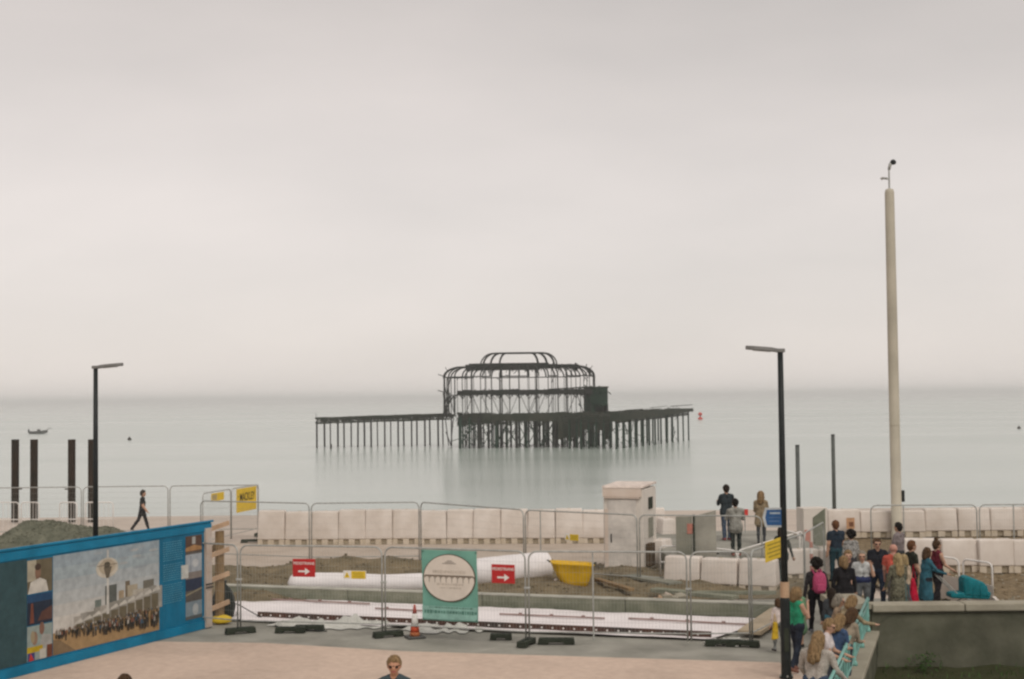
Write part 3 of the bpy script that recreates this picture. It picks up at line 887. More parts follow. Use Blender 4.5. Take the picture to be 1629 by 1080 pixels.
P.rect(n0[0], n0[1] - .17, n0[0] + .28, n0[1] + .15, (.52, .52, .48)); P.build('paper_notice', hoard)
# bare end: pale post, timber brace and rails
MB().box((HL - .16, -.03, HH / 2 - .06), (.24, .06, HH - .16)).build('end_post', mat('pale_timber', (.47, .36, .28), .8, scale=2, col2=(.5, .46, .42)), hoard)
MB().box((HL + .50, .10, 1.10), (.24, .10, 2.35)).build('brace_post', M_WOODB, hoard)
for z in (.45, 1.15, 1.75, 2.40):
    MB().bar((HL - .05, .06, z - .05), (HL + .74, .0, z + .06), .05, .11).build('rail_end', M_WOOD, hoard)
MB().bar((HL + .5, .16, 2.0), (HL + .52, 1.6, .1), .06, .1).build('raking_strut', M_WOODB, hoard)
for z in (.98, 1.06):
    MB().box((HL - .16, -.075, z), (.28, .02, .03)).build('strap', M_DARK, hoard)

# ================================================================ FENCE PANELS
FC = {}
def panel_meshes(w):
    w = round(w, 1)
    if w not in FC:
        pts = [(0, 0, .06), (0, 0, 1.82)] + [(.18 - .18 * math.cos(a), 0, 1.82 + .18 * math.sin(a)) for a in (R(22), R(45), R(67))] + [(.18, 0, 2.0), (w - .18, 0, 2.0)] + [(w - .18 + .18 * math.sin(a), 0, 1.82 + .18 * math.cos(a)) for a in (R(22), R(45), R(67))] + [(w, 0, 1.82), (w, 0, .06)]
        fr = MB().tube(pts, .021, 8).mesh('frame', M_GALV, smooth=True)
        rl = MB().tube([(0, 0, .22), (w, 0, .22)], .017, 6).mesh('bottom_rail', M_GALV)
        wm = MB()
        n = int(w / .075)
        for k in range(1, n):
            x = k * w / n
            top = 1.99 if .18 < x < w - .18 else 1.9
            wm.tube([(x, 0, .22), (x, 0, top)], .0019, 3, cap=False)
        for k in range(1, 8):
            wm.tube([(0, .004, .22 + k * .22), (w, .004, .22 + k * .22)], .0022, 3, cap=False)
        FC[w] = (fr, rl, wm.mesh('wire_mesh', M_GALV))
    return FC[w]
footm = None
def foot(p, ang, label, z=0.0, scale=1.0):
    global footm
    if footm is None:
        g = MB()
        poly = [(-.36, 0), (-.16, 0), (-.14, .04), (.14, .04), (.16, 0), (.36, 0), (.34, .13), (-.34, .13)]
        g.prism(poly, -.11, .11)
        sl = MB()
        for x in (-.2, -.07, .07, .2): sl.box((x, 0, .137), (.05, .05, .012))
        footm = (g.mesh('block', M_RUB, bevel=.012), sl.mesh('socket', M_DARK))
    o = thing('rubber_block', label, 'block', (p[0], p[1], z), ang, 'rubber fence feet')
    link('block', footm[0], o, scale=(scale, 1, 1)); link('socket', footm[1], o)
    return o
def panel(p, q, label, group, z=0.0, mid=None):
    p = Vector(p[:2]); q = Vector(q[:2]); d = q - p
    w = d.length - .08; u = d.normalized(); p = p + u * .04
    o = thing('mesh_fence', label, 'fence', (p.x, p.y, z + .06), math.atan2(u.y, u.x), group)
    fr, rl, wm = panel_meshes(w)
    k = w / round(w, 1)
    for nm, me in (('frame', fr), ('bottom_rail', rl), ('wire_mesh', wm)): link(nm, me, o, scale=(k, 1, 1))
    if mid: MB().tube([(mid * w, 0, .05), (mid * w, 0, 1.98)], .019, 8).build('upright', M_GALV, o)
    return o
def clamp(p, z, label):
    o = tag(MB().box((0, 0, 0), (.14, .07, .05)).build('steel_coupler', M_GALV, loc=(p[0], p[1], z), bevel=.01), label, 'coupler', 'fence couplers')
def jp(px, d): return at(px, 900, d)
J = [jp(322, 34.6), jp(380, 34.0), jp(610, 33.2), jp(838, 31.9), jp(1095, 31.4), jp(1194, 31.4)]
fl = ['narrow front fence panel end beside the hoarding', 'front fence panel carrying the left red pedestrian sign', 'front fence panel carrying the teal banner', 'front fence panel in front of the yellow tub', 'front fence panel just left of the right lamp post']
J[0] = J[1] + (J[0] - J[1]).normalized() * 1.35
for i in range(5):
    panel(J[i], J[i + 1], fl[i], 'front row of fence panels', mid=.41 if i == 3 else None)
    if i: clamp(J[i], 1.25, 'steel clamp at the %s joint of the front fence' % ORD[i - 1])
JS = [J[5], jp(1280, 35.3), jp(1312, 38.4)]
panel(JS[0], JS[1], 'fence panel running back beside the right lamp post, carrying a yellow sign', 'side fence panels')
panel(JS[1], JS[2], 'upright fence panel behind the woman with the pink backpack', 'side fence panels')
foot(J[1] + Vector((.05, -.1, 0)), R(25), 'dark fence foot beside the end of the hoarding')
foot(atz(462, 1006, 0), R(-4), 'dark fence foot lying loose, left of a pair')
foot(atz(492, 1003, 0), R(-4), 'dark fence foot lying loose, right of a pair', .0)
foot(J[2] + Vector((.1, -.05, 0)), R(28), 'dark fence foot left of the traffic cone')
foot(atz(797, 1017, 0), R(-2), 'short dark fence foot under the second red sign', scale=.7)
foot(J[3] + Vector((-.03, -.1, 0)), R(70), 'dark fence foot end-on at the joint right of the second red sign')
foot(atz(885, 1024, 0), R(-4), 'wide dark fence foot with pale sockets below the yellow tub', scale=1.15)
foot(J[5] + Vector((-.2, -.05, 0)), R(-18), 'dark fence foot in front of the right lamp post fence')
foot(atz(1150, 1027, 0), R(-8), 'dark fence foot lying on plastic near the sheet end', scale=1.1)
# rear row
K = [jp(318, 49.2), jp(494, 47.4), jp(669, 47.4), jp(835, 43.6), jp(1016, 41.3), jp(1215, 40.4)]
rl_ = ['rear fence panel behind the timber end of the hoarding', 'rear fence panel behind the left red sign', 'rear fence panel behind the second red sign', 'rear fence panel in front of the white kiosk', 'rear fence panel below the three people on the terrace']
for i in range(5):
    panel(K[i], K[i + 1], rl_[i], 'rear row of fence panels', mid=.14 if i == 3 else None)
    foot(K[i + 1], R(80), 'dark fence foot at the %s joint of the rear fence' % ORD[i])
KF = [at(-60, 850, 58), at(131, 850, 58), at(269, 850, 58), at(412, 850, 58)]
for i, lab in enumerate(('far fence panel in front of the rusty beach piles', 'far fence panel left of the walking man in black', 'far fence panel right of the walking man in black')):
    panel(KF[i], KF[i + 1], lab, 'far fence panels at the left')
    foot(KF[i + 1], R(85), 'dark fence foot at the %s joint of the far left fence' % ORD[i])
KC = [jp(322, 53.0), jp(368, 55.6), jp(412, 58.4)]
for i, lab in enumerate(('slanting fence panel behind the small yellow sign', 'slanting fence panel carrying the large yellow sign')):
    panel(KC[i], KC[i + 1], lab, 'slanting fence panels')
foot(atz(402, 863, 0), R(10), 'dark fence foot with rubble under the large yellow sign', scale=1.3)
# right side, far row
KR = [jp(1385, 43.6), jp(1558, 43.4), jp(1738, 43.2)]
for i, lab in enumerate(('far fence panel right of the cream mast', 'far fence panel at the right edge of the picture')):
    panel(KR[i], KR[i + 1], lab, 'far fence panels at the right', z=.02, mid=.31)
    foot(KR[i], R(85), 'dark fence foot at the %s joint of the far right fence' % ORD[i], z=.30)

# ================================================================ SIGNS ON THE FENCES
def sign_frame(c, ang, w, h, m, label, cat='sign', name='sign_board'):
    o = thing(name, label, cat, c, ang)
    MB().box((0, 0, 0), (w, .012, h)).build('board', m, o, bevel=.003, seg=1)
    return o
def front(o, y=-.0085): return y
def on_fence(px, py, A, B, off=.04):
    """point of the fence plane through A,B seen at the pixel, pulled a little to the camera"""
    n = Vector((B.y - A.y, A.x - B.x, 0)).normalized()
    d = ray(px, py); o = Vector((0, 0, CAM_Z))
    t = (A - o).dot(n) / d.dot(n)
    p = o + d * t
    sgn = 1 if n.dot(o - A) > 0 else -1
    return p + n * sgn * off, math.atan2((B - A).y, (B - A).x)
FACE = (R(90), 0, 0)
def pedestrian_sign(px, py, A, B, label):
    c, ang = on_fence(px, py, A, B)
    o = sign_frame(c, ang, .56, .42, M_RED, label)
    text_mesh('PEDESTRIANS', .088, M_WHITE, o, (0, -.008, .105), FACE, 0.98)
    P = [(-.14, -.04), (.03, -.04), (.03, -.10), (.15, -.02), (.03, .06), (.03, .0), (-.14, .0)]
    MB().prism([(x, z - .06) for x, z in P], -.0095, -.0065).build('arrow', M_WHITE, o)
pedestrian_sign(484.5, 903, J[1], J[2], 'red pedestrian sign with white right arrow, left of the teal banner')
pedestrian_sign(801.5, 912.5, J[2], J[3], 'red pedestrian sign with white right arrow, right of the teal banner')
def caution(px, py, A, B, w, h, label):
    c, ang = on_fence(px, py, A, B)
    o = sign_frame(c, ang, w, h, M_WHITE, label)
    MB().box((w * .17, -.008, 0), (w * .62, .004, h * .92)).build('yellow_field', M_YEL, o)
    x = -w * .33
    MB().prism([(x - .07, -h * .36), (x + .07, -h * .36), (x, h * .36)], -.0095, -.0065).build('warning_triangle', M_YEL, o)
    MB().prism([(x - .012, -h * .2), (x + .012, -h * .2), (x, h * .14)], -.0115, -.0098).build('warning_mark', M_INK, o)
    for k in range(3):
        MB().box((w * .17, -.0105, h * (.22 - .22 * k)), (w * (.5 - .08 * (k % 2)), .001, h * .07)).build('small_print', mat('faded_ink', (.34, .25, .03), .6), o)
caution(565, 914, J[1], J[2], .56, .19, 'small yellow and white caution sign right of the left red sign')
caution(911, 854.5, K[3], K[4], .50, .20, 'small yellow and white caution sign left of the white kiosk')
c, ang = on_fence(390, 794, KC[1], KC[2], .06)
dm = 2.05
o = sign_frame(c, ang, dm, .93, M_YEL, 'large yellow contractor sign on the slanting fence panel')
text_mesh('MACKLEY', .44, M_INK, o, (.06, -.010, .10), FACE, .80)
MB().lathe([(.03, -.004), (.03, .004)], 10).build('eyelet', M_INK, o, loc=(-.86, -.007, .16)).rotation_euler = (R(90), 0, 0)
c, ang = on_fence(344, 790, KC[0], KC[1], .06)
o = sign_frame(c, ang, 1.15, .30, M_YEL, 'small yellow sign left of the large yellow contractor sign')
MB().box((-.3, -.008, 0), (.45, .003, .2)).build('faded_panel', mat('faded_yellow', (.45, .36, .18), .6), o)
c, ang = on_fence(1228, 874, JS[0], JS[1], .05)
o = sign_frame(c, ang, 1.35, .46, M_YEL, 'yellow site notice hung on the fence beside the right lamp post')
for k in range(4):
    MB().box((0, -.008, .14 - .09 * k), (1.1 - .2 * (k % 2), .001, .03)).build('small_print', mat('faded_ink', (.34, .25, .03), .6), o)
# teal banner
c, ang = on_fence(717, 931, J[2], J[3], .06)
o = thing('banner', 'teal banner with cream oval and line drawing of a pier', 'banner', c, ang)
BW, BH = 1.38, 1.60
def ban(u, v):
    x = (u - .5) * BW; z = (v - .5) * BH
    return (x + .01 * math.sin(v * 5), .012 * math.sin(u * 9 + v * 3), z)
MB().grid(ban, 16, 16).build('cloth', M_TEAL, o, smooth=True)
def plate(g, cx, cz, rx, rz, y, m, n=40):
    vs_ = [(cx, y, cz)] + [(cx + rx * math.cos(2 * math.pi * k / n), y, cz + rz * math.sin(2 * math.pi * k / n)) for k in range(n)]
    g.add(vs_, [(0, k + 1, (k + 1) % n + 1) for k in range(n)], m)
oc = .17
g = MB(); plate(g, 0, oc, .655, .545, -.018, 0); g.build('oval_rim', mat('rim_ink', (.10, .09, .065), .7), o)
g = MB(); plate(g, -.005, oc + .005, .63, .52, -.020, 0); g.build('oval_field', M_CREAM, o)
g = MB()
inkb = mat('pier_drawing_ink', (.19, .155, .12), .7)
g.box((-.005, -.0215, oc + .055), (1.2, .002, .022))
g.build('pier_drawing', inkb, o)
for k in range(9):
    x = -.56 + k * .14
    if abs(x) > .6: continue
    gg = MB(); yz = oc + .045
    n = 8
    pts = [(x - .07, yz)] + [(x - .07 + .0025, yz - .0)] 
    vs_ = []
    for i in range(n + 1):
        a = math.pi * i / n
        vs_.append((x - .056 * math.cos(a), -.0213, yz - .075 + .06 * math.sin(a)))
        vs_.append((x - .07 * math.cos(a), -.0213, yz))
    fs_ = [(2 * i, 2 * i + 2, 2 * i + 3, 2 * i + 1) for i in range(n)]
    gg.add(vs_, fs_)
    gg.prism([(x + .058, yz - .15), (x + .07, yz - .15), (x + .07, yz - .03), (x + .053, yz - .06)], -.0222, -.0212)
    gg.build('arch', inkb, o)
g = MB()
for x0, x1, z in ((-.17, .17, .33), (-.10, .12, .36), (-.05, .07, .39)): g.box(((x0 + x1) / 2, -.0215, oc + z), (x1 - x0, .002, .02))
g.build('pavilion_drawing', mat('grey_ink', (.30, .27, .24), .7), o)
pal = mat('pale_ink', (.52, .46, .39), .7)
def dashes(z, w, h, m, nm, seed):
    r = random.Random(seed); g = MB(); x = -w / 2
    while x < w / 2:
        l = r.uniform(.02, .07)
        g.box((x + l / 2, -.0222, z), (l, .001, h * r.uniform(.7, 1.1))); x += l + .016
    stuff(g.build(nm, m, o))
dashes(oc + .14, .82, .075, pal, 'faded_lettering', 1)
dashes(oc - .14, .62, .05, pal, 'faded_lettering', 2)
dashes(oc - .22, .50, .04, pal, 'faded_lettering', 3)
MB().box((0, -.0195, -.62), (BW - .02, .002, .30)).build('pale_strip', mat('pale_teal', (.26, .46, .40), .7), o)
ink2 = mat('teal_ink', (.09, .21, .17), .7)
dashes(-.50, 1.0, .03, ink2, 'small_print', 4)
dashes(-.60, 1.26, .075, ink2, 'small_print', 5)
for x, z in ((-.66, .76), (.66, .76), (-.66, -.76), (.66, -.76)):
    MB().box((x, .0, z), (.03, .05, .015)).build('cable_tie', M_DARK, o)
# blue direction sign on the lamp post
d = 27.8
c = at(1228, 823, d); lp = LPR.location
o = thing('direction_sign', 'blue left-pointing direction sign on the right lamp post', 'sign', (c.x + .015, d - .02, c.z), R(-4))
MB().prism([(-.20, 0), (-.15, -.19), (.20, -.19), (.20, .19), (-.15, .19)], -.008, .008).build('board', mat('sign_grey', (.42, .45, .46), .5), o)
MB().prism([(-.15, 0), (-.115, -.15), (.17, -.15), (.17, .15), (-.115, .15)], -.0105, -.0085).build('blue_field', M_SIGNB, o)
MB().box((.04, -.012, .085), (.20, .002, .035)).build('lettering', mat('sign_pale', (.32, .38, .44), .5), o)
MB().box((.03, -.012, -.0), (.22, .002, .012)).build('lettering', mat('sign_mid', (.10, .17, .30), .5), o)
MB().box((.02, -.012, -.07), (.20, .002, .02)).build('lettering', mat('sign_mid', (.10, .17, .30), .5), o)
for z in (-.1, .1): MB().tube([(.18, .01, z), (lp.x - c.x + .0, .015, z)], .014, 6).build('bracket', M_GALV, o)

# ================================================================ WHITE BARRIER BLOCKS
BC = {}
def block_mesh(w, h):
    k = (w, h)
    if k not in BC:
        g = MB()
        d0, d1 = .30, .22
        hb = .20
        vs_ = [(-w / 2, -d0, hb), (w / 2, -d0, hb), (w / 2, d0, hb), (-w / 2, d0, hb), (-w / 2 + .02, -d1, h), (w / 2 - .02, -d1, h), (w / 2 - .02, d1, h), (-w / 2 + .02, d1, h)]
        g.add(vs_, [(3, 2, 1, 0), (4, 5, 6, 7), (0, 1, 5, 4), (1, 2, 6, 5), (2, 3, 7, 6), (3, 0, 4, 7)])
        body = g.mesh('body', M_PLAST, smooth=True, bevel=.05, seg=4)
        f = MB()
        for x, ww in ((-w * .40, w * .18), (0, w * .22), (w * .40, w * .18)):
            f.box((x, 0, hb / 2), (ww, d0 * 2 - .03, hb))
        f.box((0, .02, hb * .5), (w * .94, .48, hb * .98), m=1)
        BC[k] = (body, f.mesh('base', [M_PBASE, mat('slot_shade', (.36, .30, .215), .9)]), MB().lathe([(.06, 0), (.06, .04)], 10).mesh('filler_cap', M_PBASE))  # slot fill coloured darker than the base, painting in the fork pockets' shade
    return BC[k]
def block(p, ang, w, h, label, group, z=0.0):
    o = thing('barrier_block', label, 'barrier block', (p[0], p[1] + random.gauss(0, .035), z), ang + random.gauss(0, .03), group)
    o.scale = (1, 1, random.uniform(.96, 1.03))
    b, f, c = block_mesh(w, h)
    link('body', b, o); link('base', f, o); link('filler_cap', c, o, (0, 0, h - .025))
x0, x1 = at(412, 862, 54.4).x, at(1060, 862, 53.2).x
n = int((x1 - x0) / 1.0)
for i in range(n):
    f = (i + .5) / n
    block((x0 + (x1 - x0) * f, 54.6 - 1.0 * f), R(-4), 1.04, 1.28, 'white water-filled barrier block in the long rear row, %s from the left end' % ORD[i], 'long rear row of white barrier blocks')
p0, p1 = atz(1062, 937, 0), atz(1242, 946, 0)
for i in range(3):
    f = (i + .5) / 3
    p = p0.lerp(p1, f)
    block((p.x, p.y + .3), math.atan2(p1.y - p0.y, p1.x - p0.x), (p1 - p0).length / 3 - .03, .92, 'large white barrier block below the terrace, %s from the kiosk' % ORD[i], 'white barrier blocks below the terrace')
for i in range(2):
    p = atz(1275 + 62 * i, 925, 0)
    block((p.x, p.y + .3), R(8), 1.1, .92, 'white barrier block right of the lamp post, %s' % ('behind the pink backpack' if i == 0 else 'behind the man in navy'), 'white barrier blocks behind the crowd')
for i in range(5):
    p = atz(1452 + i * 58 + 20, 916 + i * .5, 0)
    block((p.x, p.y + .35), R(-3), 1.08, .98, 'white barrier block in the row edging the shingle, %s from the crowd' % ORD[i], 'white barrier blocks edging the shingle', z=.10)
for i in range(6):
    p = at(1345 + i * 52, 862, 52.2)
    block((p.x, 52.6), R(-2), 1.185, 1.0, 'white barrier block in the farther row at the right, %s from the left' % ORD[i], 'farther row of white barrier blocks at the right', z=.22)
for i, (px, py, ang) in enumerate(((1052, 905, 60), (1060, 880, 100))):
    p = atz(px, py, 0)
    block((p.x, p.y), R(ang), .8, .95 + .25 * i, 'white barrier block tucked beside the kiosk, %s' % ('nearer one' if i == 0 else 'one farther back'), 'white blocks beside the kiosk')

# ================================================================ KIOSK, GREY PANEL, TERRACE RAILINGS
kd = 44.0
a = at(959, 908, kd); b = at(1021, 908, kd)
kx = (a.x + b.x) / 2; kw = b.x - a.x
kh = at(990, 775, kd).z
k = thing('white_kiosk', 'tall narrow white kiosk cabin with rusty roof edge', 'kiosk', (kx + .05, kd, 0), R(-19))
M_K = mat('kiosk_white', (.70, .645, .58), .6, scale=1.2, col2=(.60, .55, .49), detail=8)
M_KR = mat('kiosk_roof', (.70, .60, .52), .7, scale=2, col2=(.62, .50, .41), detail=8)
KD = 1.75; kw *= 1.04
MB().box((0, KD / 2, kh / 2), (kw, KD, kh - .12)).build('shell', M_K, k, bevel=.02)
MB().box((-.02, -.02, kh * .45), (kw * .72, .04, kh * .82)).build('door', mat('kiosk_door', (.67, .62, .565), .55, scale=2), k, bevel=.01)
MB().box((-kw * .30, -.055, kh * .42), (.03, .03, .26)).build('door_handle', M_DARK, k)
MB().box((-.02, -.05, kh - .32), (kw * .90, .07, .035)).build('lintel', M_KR, k)
MB().box((-.02, -.035, kh - .14), (kw * .98, .06, .3)).build('fascia', M_KR, k)
g = MB(); g.add([(-kw / 2 - .02, -.08, kh - .02), (kw / 2 + .02, -.08, kh - .02), (kw / 2 + .02, KD + .03, kh + .02), (-kw / 2 - .02, KD + .03, kh + .02), (-kw / 2 - .02, -.05, kh + .04), (kw / 2 + .02, -.05, kh + .04), (kw / 2 + .02, KD + .03, kh + .08), (-kw / 2 - .02, KD + .03, kh + .08)],
                [(3, 2, 1, 0), (4, 5, 6, 7), (0, 1, 5, 4), (1, 2, 6, 5), (2, 3, 7, 6), (3, 0, 4, 7)])
g.build('roof', mat('kiosk_top', (.70, .60, .53), .6), k)
MB().box((-kw / 2 + .1, -.022, kh * .4), (.12, .03, kh * .7)).build('corner_trim', M_KR, k)
MB().box((0, KD / 2 - .05, .06), (kw + .1, KD + .2, .12)).build('plinth', mat('kiosk_plinth', (.07, .045, .025), .9), k)
MB().box((kw / 2 + .015, KD * .55, kh * .80), (.03, .5, .36)).build('side_window', M_RUB, k)
MB().box((kw / 2 + .015, KD * .55, kh * .52), (.03, .55, .6)).build('side_panel', M_GREYP, k)
MB().box((kw / 2 + .10, KD * .3, kh * .22), (.18, .5, .7)).build('meter_box', mat('brown_box', (.09, .06, .035), .8), k, bevel=.02)
# grey site panel beside the terrace
p = at(1076, 872, 42.0); q = at(1140, 872, 42.0)
o = thing('grey_panel', 'grey boarded site panel between kiosk and terrace people', 'panel', (p.x, 42.0, .0))
w = q.x - p.x; zt = at(1076, 822, 42).z; zt2 = at(1136, 812, 42).z
MB().prism([(0, .3), (w * .40, .3), (w * .40, zt), (0, zt)], 0, .05).build('board', M_GREYP, o)
MB().prism([(w * .42, .3), (w, .3), (w, zt2), (w * .42, zt)], .03, .08).build('board', mat('grey_board_light', (.34, .325, .275), .8, scale=1.5), o)
MB().box((w * .44, -.03, 1.0), (.06, .06, 2.0)).build('post', M_RUB, o)
MB().box((w * .36, -.012, zt - .35), (.2, .014, .3)).build('red_notice', mat('faded_red', (.50, .20, .15), .6), o)
M_RW = mat('marker_red', (.30, .05, .05), .6)
c = at(1135, 866, 43.2)
o = thing('marker_post', 'red and white striped marker post beside the grey panel', 'post', (c.x, 43.2, TZ))
for i in range(6): MB().lathe([(.035, i * .18), (.035, i * .18 + .178)], 8).build('stripe', M_RW if i % 2 == 0 else M_WHITE, o)
MB().lathe([(.16, 0), (.16, .05), (.05, .08)], 10).build('base', M_RUB, o)
c = at(1291, 900, 39.2); zt_ = at(1291, 862, 39.2).z
o = thing('marker_post', 'red and white striped marker post above the pink backpack', 'post', (c.x, 39.2, 0))
nst = 9
for i in range(nst): MB().lathe([(.045, i * zt_ / nst), (.045, (i + .98) * zt_ / nst)], 8).build('stripe', mat('faded_red', (.50, .20, .15), .6) if i % 2 == 0 else M_WHITE, o)
MB().lathe([(.18, 0), (.18, .05), (.06, .08)], 10).build('base', M_RUB, o)
c = at(1352, 832, 52.0)
o = thing('orange_notice', 'small orange notice fixed on the far white barriers', 'sign', (c.x, 51.9, c.z))
MB().box((0, 0, 0), (.30, .02, .40)).build('board', mat('notice_tan', (.52, .30, .17), .6), o)
MB().box((.02, -.013, -.03), (.16, .004, .16)).build('dark_mark', mat('notice_brown', (.20, .09, .05), .6), o)
c = at(1185, 815, 49.5)
o = thing('red_notice', 'small red square notice on a post between the terrace people', 'sign', (c.x, 49.5, TZ))
MB().box((0, 0, c.z - TZ), (.22, .02, .22)).build('board', mat('bright_red', (.6, .06, .05), .5), o)
MB().tube([(0, .02, 0), (0, .02, c.z - TZ)], .02, 6).build('post', M_GALV, o)
def hoop_rail(name, label, pts_px, d0, d1, zb, group, cat='railing', r=.026, m=M_WHITE, bars=0):
    """white tubular hoop: left top, right top pixels at two depths, standing on zb"""
    (xa, ya), (xb, yb) = pts_px
    A, B = at(xa, ya, d0), at(xb, yb, d1)
    o = thing(name, label, cat, (A.x, A.y, zb), 0, group)
    a = Vector((0, 0, A.z - zb)); b = Vector((B.x - A.x, B.y - A.y, B.z - zb))
    u = (b - a).normalized(); rr = .12
    a0 = Vector((0, 0, 0)); b0 = Vector((b.x, b.y, 0))
    pts = [a0, a - Vector((0, 0, rr)), a - Vector((0, 0, rr * .3)) + u * rr * .3, a + u * rr, b - u * rr, b - Vector((0, 0, rr * .3)) - u * rr * .3, b - Vector((0, 0, rr)), b0]
    MB().tube(pts, r, 8).build('top_tube', m, o, smooth=True)
    h = a.z * .45
    MB().tube([Vector((0, 0, h)), Vector((b.x, b.y, b.z * .45))], r * .8, 6).build('mid_rail', m, o)
    for k in range(bars):
        t = (k + 1) / (bars + 1)
        MB().tube([(b.x * t, b.y * t, h * .3), (b.x * t, b.y * t, a.z + (b.z - a.z) * t)], r * .35, 5).build('bar', m, o)
    return o
hoop_rail('white_railing', 'white tubular railing along the terrace front, left bay', ((1050, 868), (1120, 871)), 42.3, 42.3, .2, 'white railings of the terrace')
hoop_rail('white_railing', 'white tubular railing along the terrace front, middle bay', ((1124, 871), (1172, 876)), 42.2, 41.9, .2, 'white railings of the terrace')
hoop_rail('white_railing', 'white tubular railing along the terrace front, bay left of the lamp post', ((1174, 876), (1276, 845)), 41.9, 44.0, .2, 'white railings of the terrace')
hoop_rail('white_railing', 'white tubular railing behind the right lamp post', ((1246, 843), (1272, 849)), 44, 43.5, .2, 'white railings of the terrace')
hoop_rail('white_railing', 'white tubular hoop behind the woman with the pram', ((1494, 885), (1525, 889)), 38.2, 38.0, .05, 'white hoops on the ramp')
hoop_rail('white_railing', 'white tubular hoop beyond the teal pram', ((1532, 889), (1578, 896)), 37.4, 36.6, .05, 'white hoops on the ramp')
for i, (xa, xb, lab) in enumerate(((-20, 30, 'white crowd barrier by the leftmost beach pile'), (34, 62, 'white crowd barrier by the second beach pile'), (95, 122, 'white crowd barrier by the third beach pile'), (136, 180, 'white crowd barrier behind the left lamp post'))):
    hoop_rail('crowd_barrier', lab, ((xa, 799), (xb, 799)), 64, 64, -.35, 'white crowd barriers on the beach', 'barrier', bars=5)
# pale ramp boards under the hoops
p, q = atz(1490, 962, 0), atz(1585, 962, 0)
o = thing('ramp_boards', 'white-painted ramp sides beyond the teal pram', 'ramp', (0, 0, 0))
g = MB(); A, B = at(1490, 912, 38.0), at(1580, 932, 35.6)
g.add([(A.x, A.y, 0), (B.x, B.y, 0), (B.x, B.y, B.z), (A.x, A.y, A.z), (A.x, A.y + .08, 0), (B.x, B.y + .08, 0), (B.x, B.y + .08, B.z), (A.x, A.y + .08, A.z)], [(0, 1, 2, 3), (7, 6, 5, 4), (3, 2, 6, 7), (1, 5, 6, 2), (0, 3, 7, 4)])
g.build('board', M_PLAST, o)
g = MB(); A2, B2 = at(1500, 945, 35.4), at(1588, 950, 34.4)
g.bar((B.x, B.y, .2), (B2.x + .1, B2.y, .15), .08, .45); g.build('end_board', M_PLAST, o)
# little grey-green notice cabinet behind the fence
c = at(1298, 850, 47); zc = at(1298, 808, 47).z
o = thing('notice_cabinet', 'white cabinet with grey-green panel behind the thin metal post', 'cabinet', (c.x, 47, 0), R(12))
MB().box((0, .3, zc / 2), (.85, .6, zc)).build('body', M_K, o, bevel=.02)
MB().prism([(-.1, zc * .3), (.33, zc * .3), (.33, zc * .99), (-.1, zc * .82)], -.03, .0).build('grey_green_panel', mat('grey_green', (.16, .17, .125), .7), o)
MB().box((-.3, -.01, zc * .45), (.2, .03, .5)).build('notice', mat('faded_red', (.50, .20, .15), .6), o)

# ================================================================ EXCAVATION CONTENTS
# white sheet between the beam and the dotted strip
SL = [atz(362, 985, .05), atz(1128, 1016, .05)]
SB = [atz(368, 948, .05), atz(1240, 985, .05)]
def sheet_fn(u, v):
    a = SL[0].lerp(SL[1], u); b = SB[0].lerp(SB[1], u)
    p = a.lerp(b, v)
    z = .05 + .018 * hnoise(p.x, p.y, 1.1, 2) + .01 * hnoise(p.x, p.y, 3.2, 6) + .05 * max(0, 1 - u * 18) * abs(hnoise(p.x, p.y, 3, 9))
    return (p.x + (.25 * hnoise(v * 4, 1, 1, 2) if u < .01 else 0), p.y, z)
tag(MB().grid(sheet_fn, 120, 24).build('membrane_sheet', M_SHEET, smooth=True), 'long white membrane sheet spread flat behind the front fence', 'sheet')
A, B = atz(410, 984, 0), atz(1132, 1017, 0)
o = thing('edge_strip', 'dark edging strip with a row of white bolts along the sheet', 'edging', (A.x, A.y, .0), math.atan2(B.y - A.y, B.x - A.x))
LS = (B - A).length
for k in range(4):
    MB().box((LS * (k + .5) / 4, 0, .09), (LS / 4 - .01, .05, .17)).build('length', M_STRIP, o, bevel=.006)
for k in range(int(LS / .265)):
    MB().lathe([(.022, 0), (.022, .014), (.012, .02)], 8).build('bolt', M_WHITE, o, loc=(.12 + k * .265, -.025, .10)).rotation_euler = (R(90), 0, 0)
# crumpled plastic in front of the strip
def crump(name, label, px0, px1, y0, y1, h, seed):
    a0_, a1_, b0_, b1_ = atz(px0, y1, 0), atz(px1, y1, 0), atz(px0, y0, 0), atz(px1, y0, 0)
    def fn(u, v):
        v2 = .55 + (v - .5) * max(.12, min(1.0, .62 + 1.1 * hnoise(u * 7, 0, 1.3, seed))) * min(1, .15 + 5 * min(u, 1 - u))
        p = a0_.lerp(a1_, u).lerp(b0_.lerp(b1_, u), v2)
        e_ = math.sin(math.pi * v) * min(1, 6 * min(u, 1 - u))
        z = h * e_ * (.45 + .9 * hnoise(p.x, p.y, 1.5, seed) + .35 * hnoise(p.x, p.y, 5, seed + 3))
        return (p.x, p.y, .012 + max(0, z))
    m = mat('thin_plastic', (.60, .59, .54), .35, scale=3, col2=(.45, .45, .40), bump=.4)
    tag(MB().grid(fn, 60, 14).build(name, m, smooth=True), label, 'plastic')
crump('crumpled_plastic', 'crumpled clear plastic along the strip, left stretch', 425, 640, 989, 1003, .28, 4)
crump('crumpled_plastic', 'crumpled clear plastic along the strip below the teal banner', 640, 780, 996, 1009, .26, 11)
crump('crumpled_plastic', 'crumpled clear plastic at the right end of the strip', 1120, 1195, 1016, 1030, .2, 21)
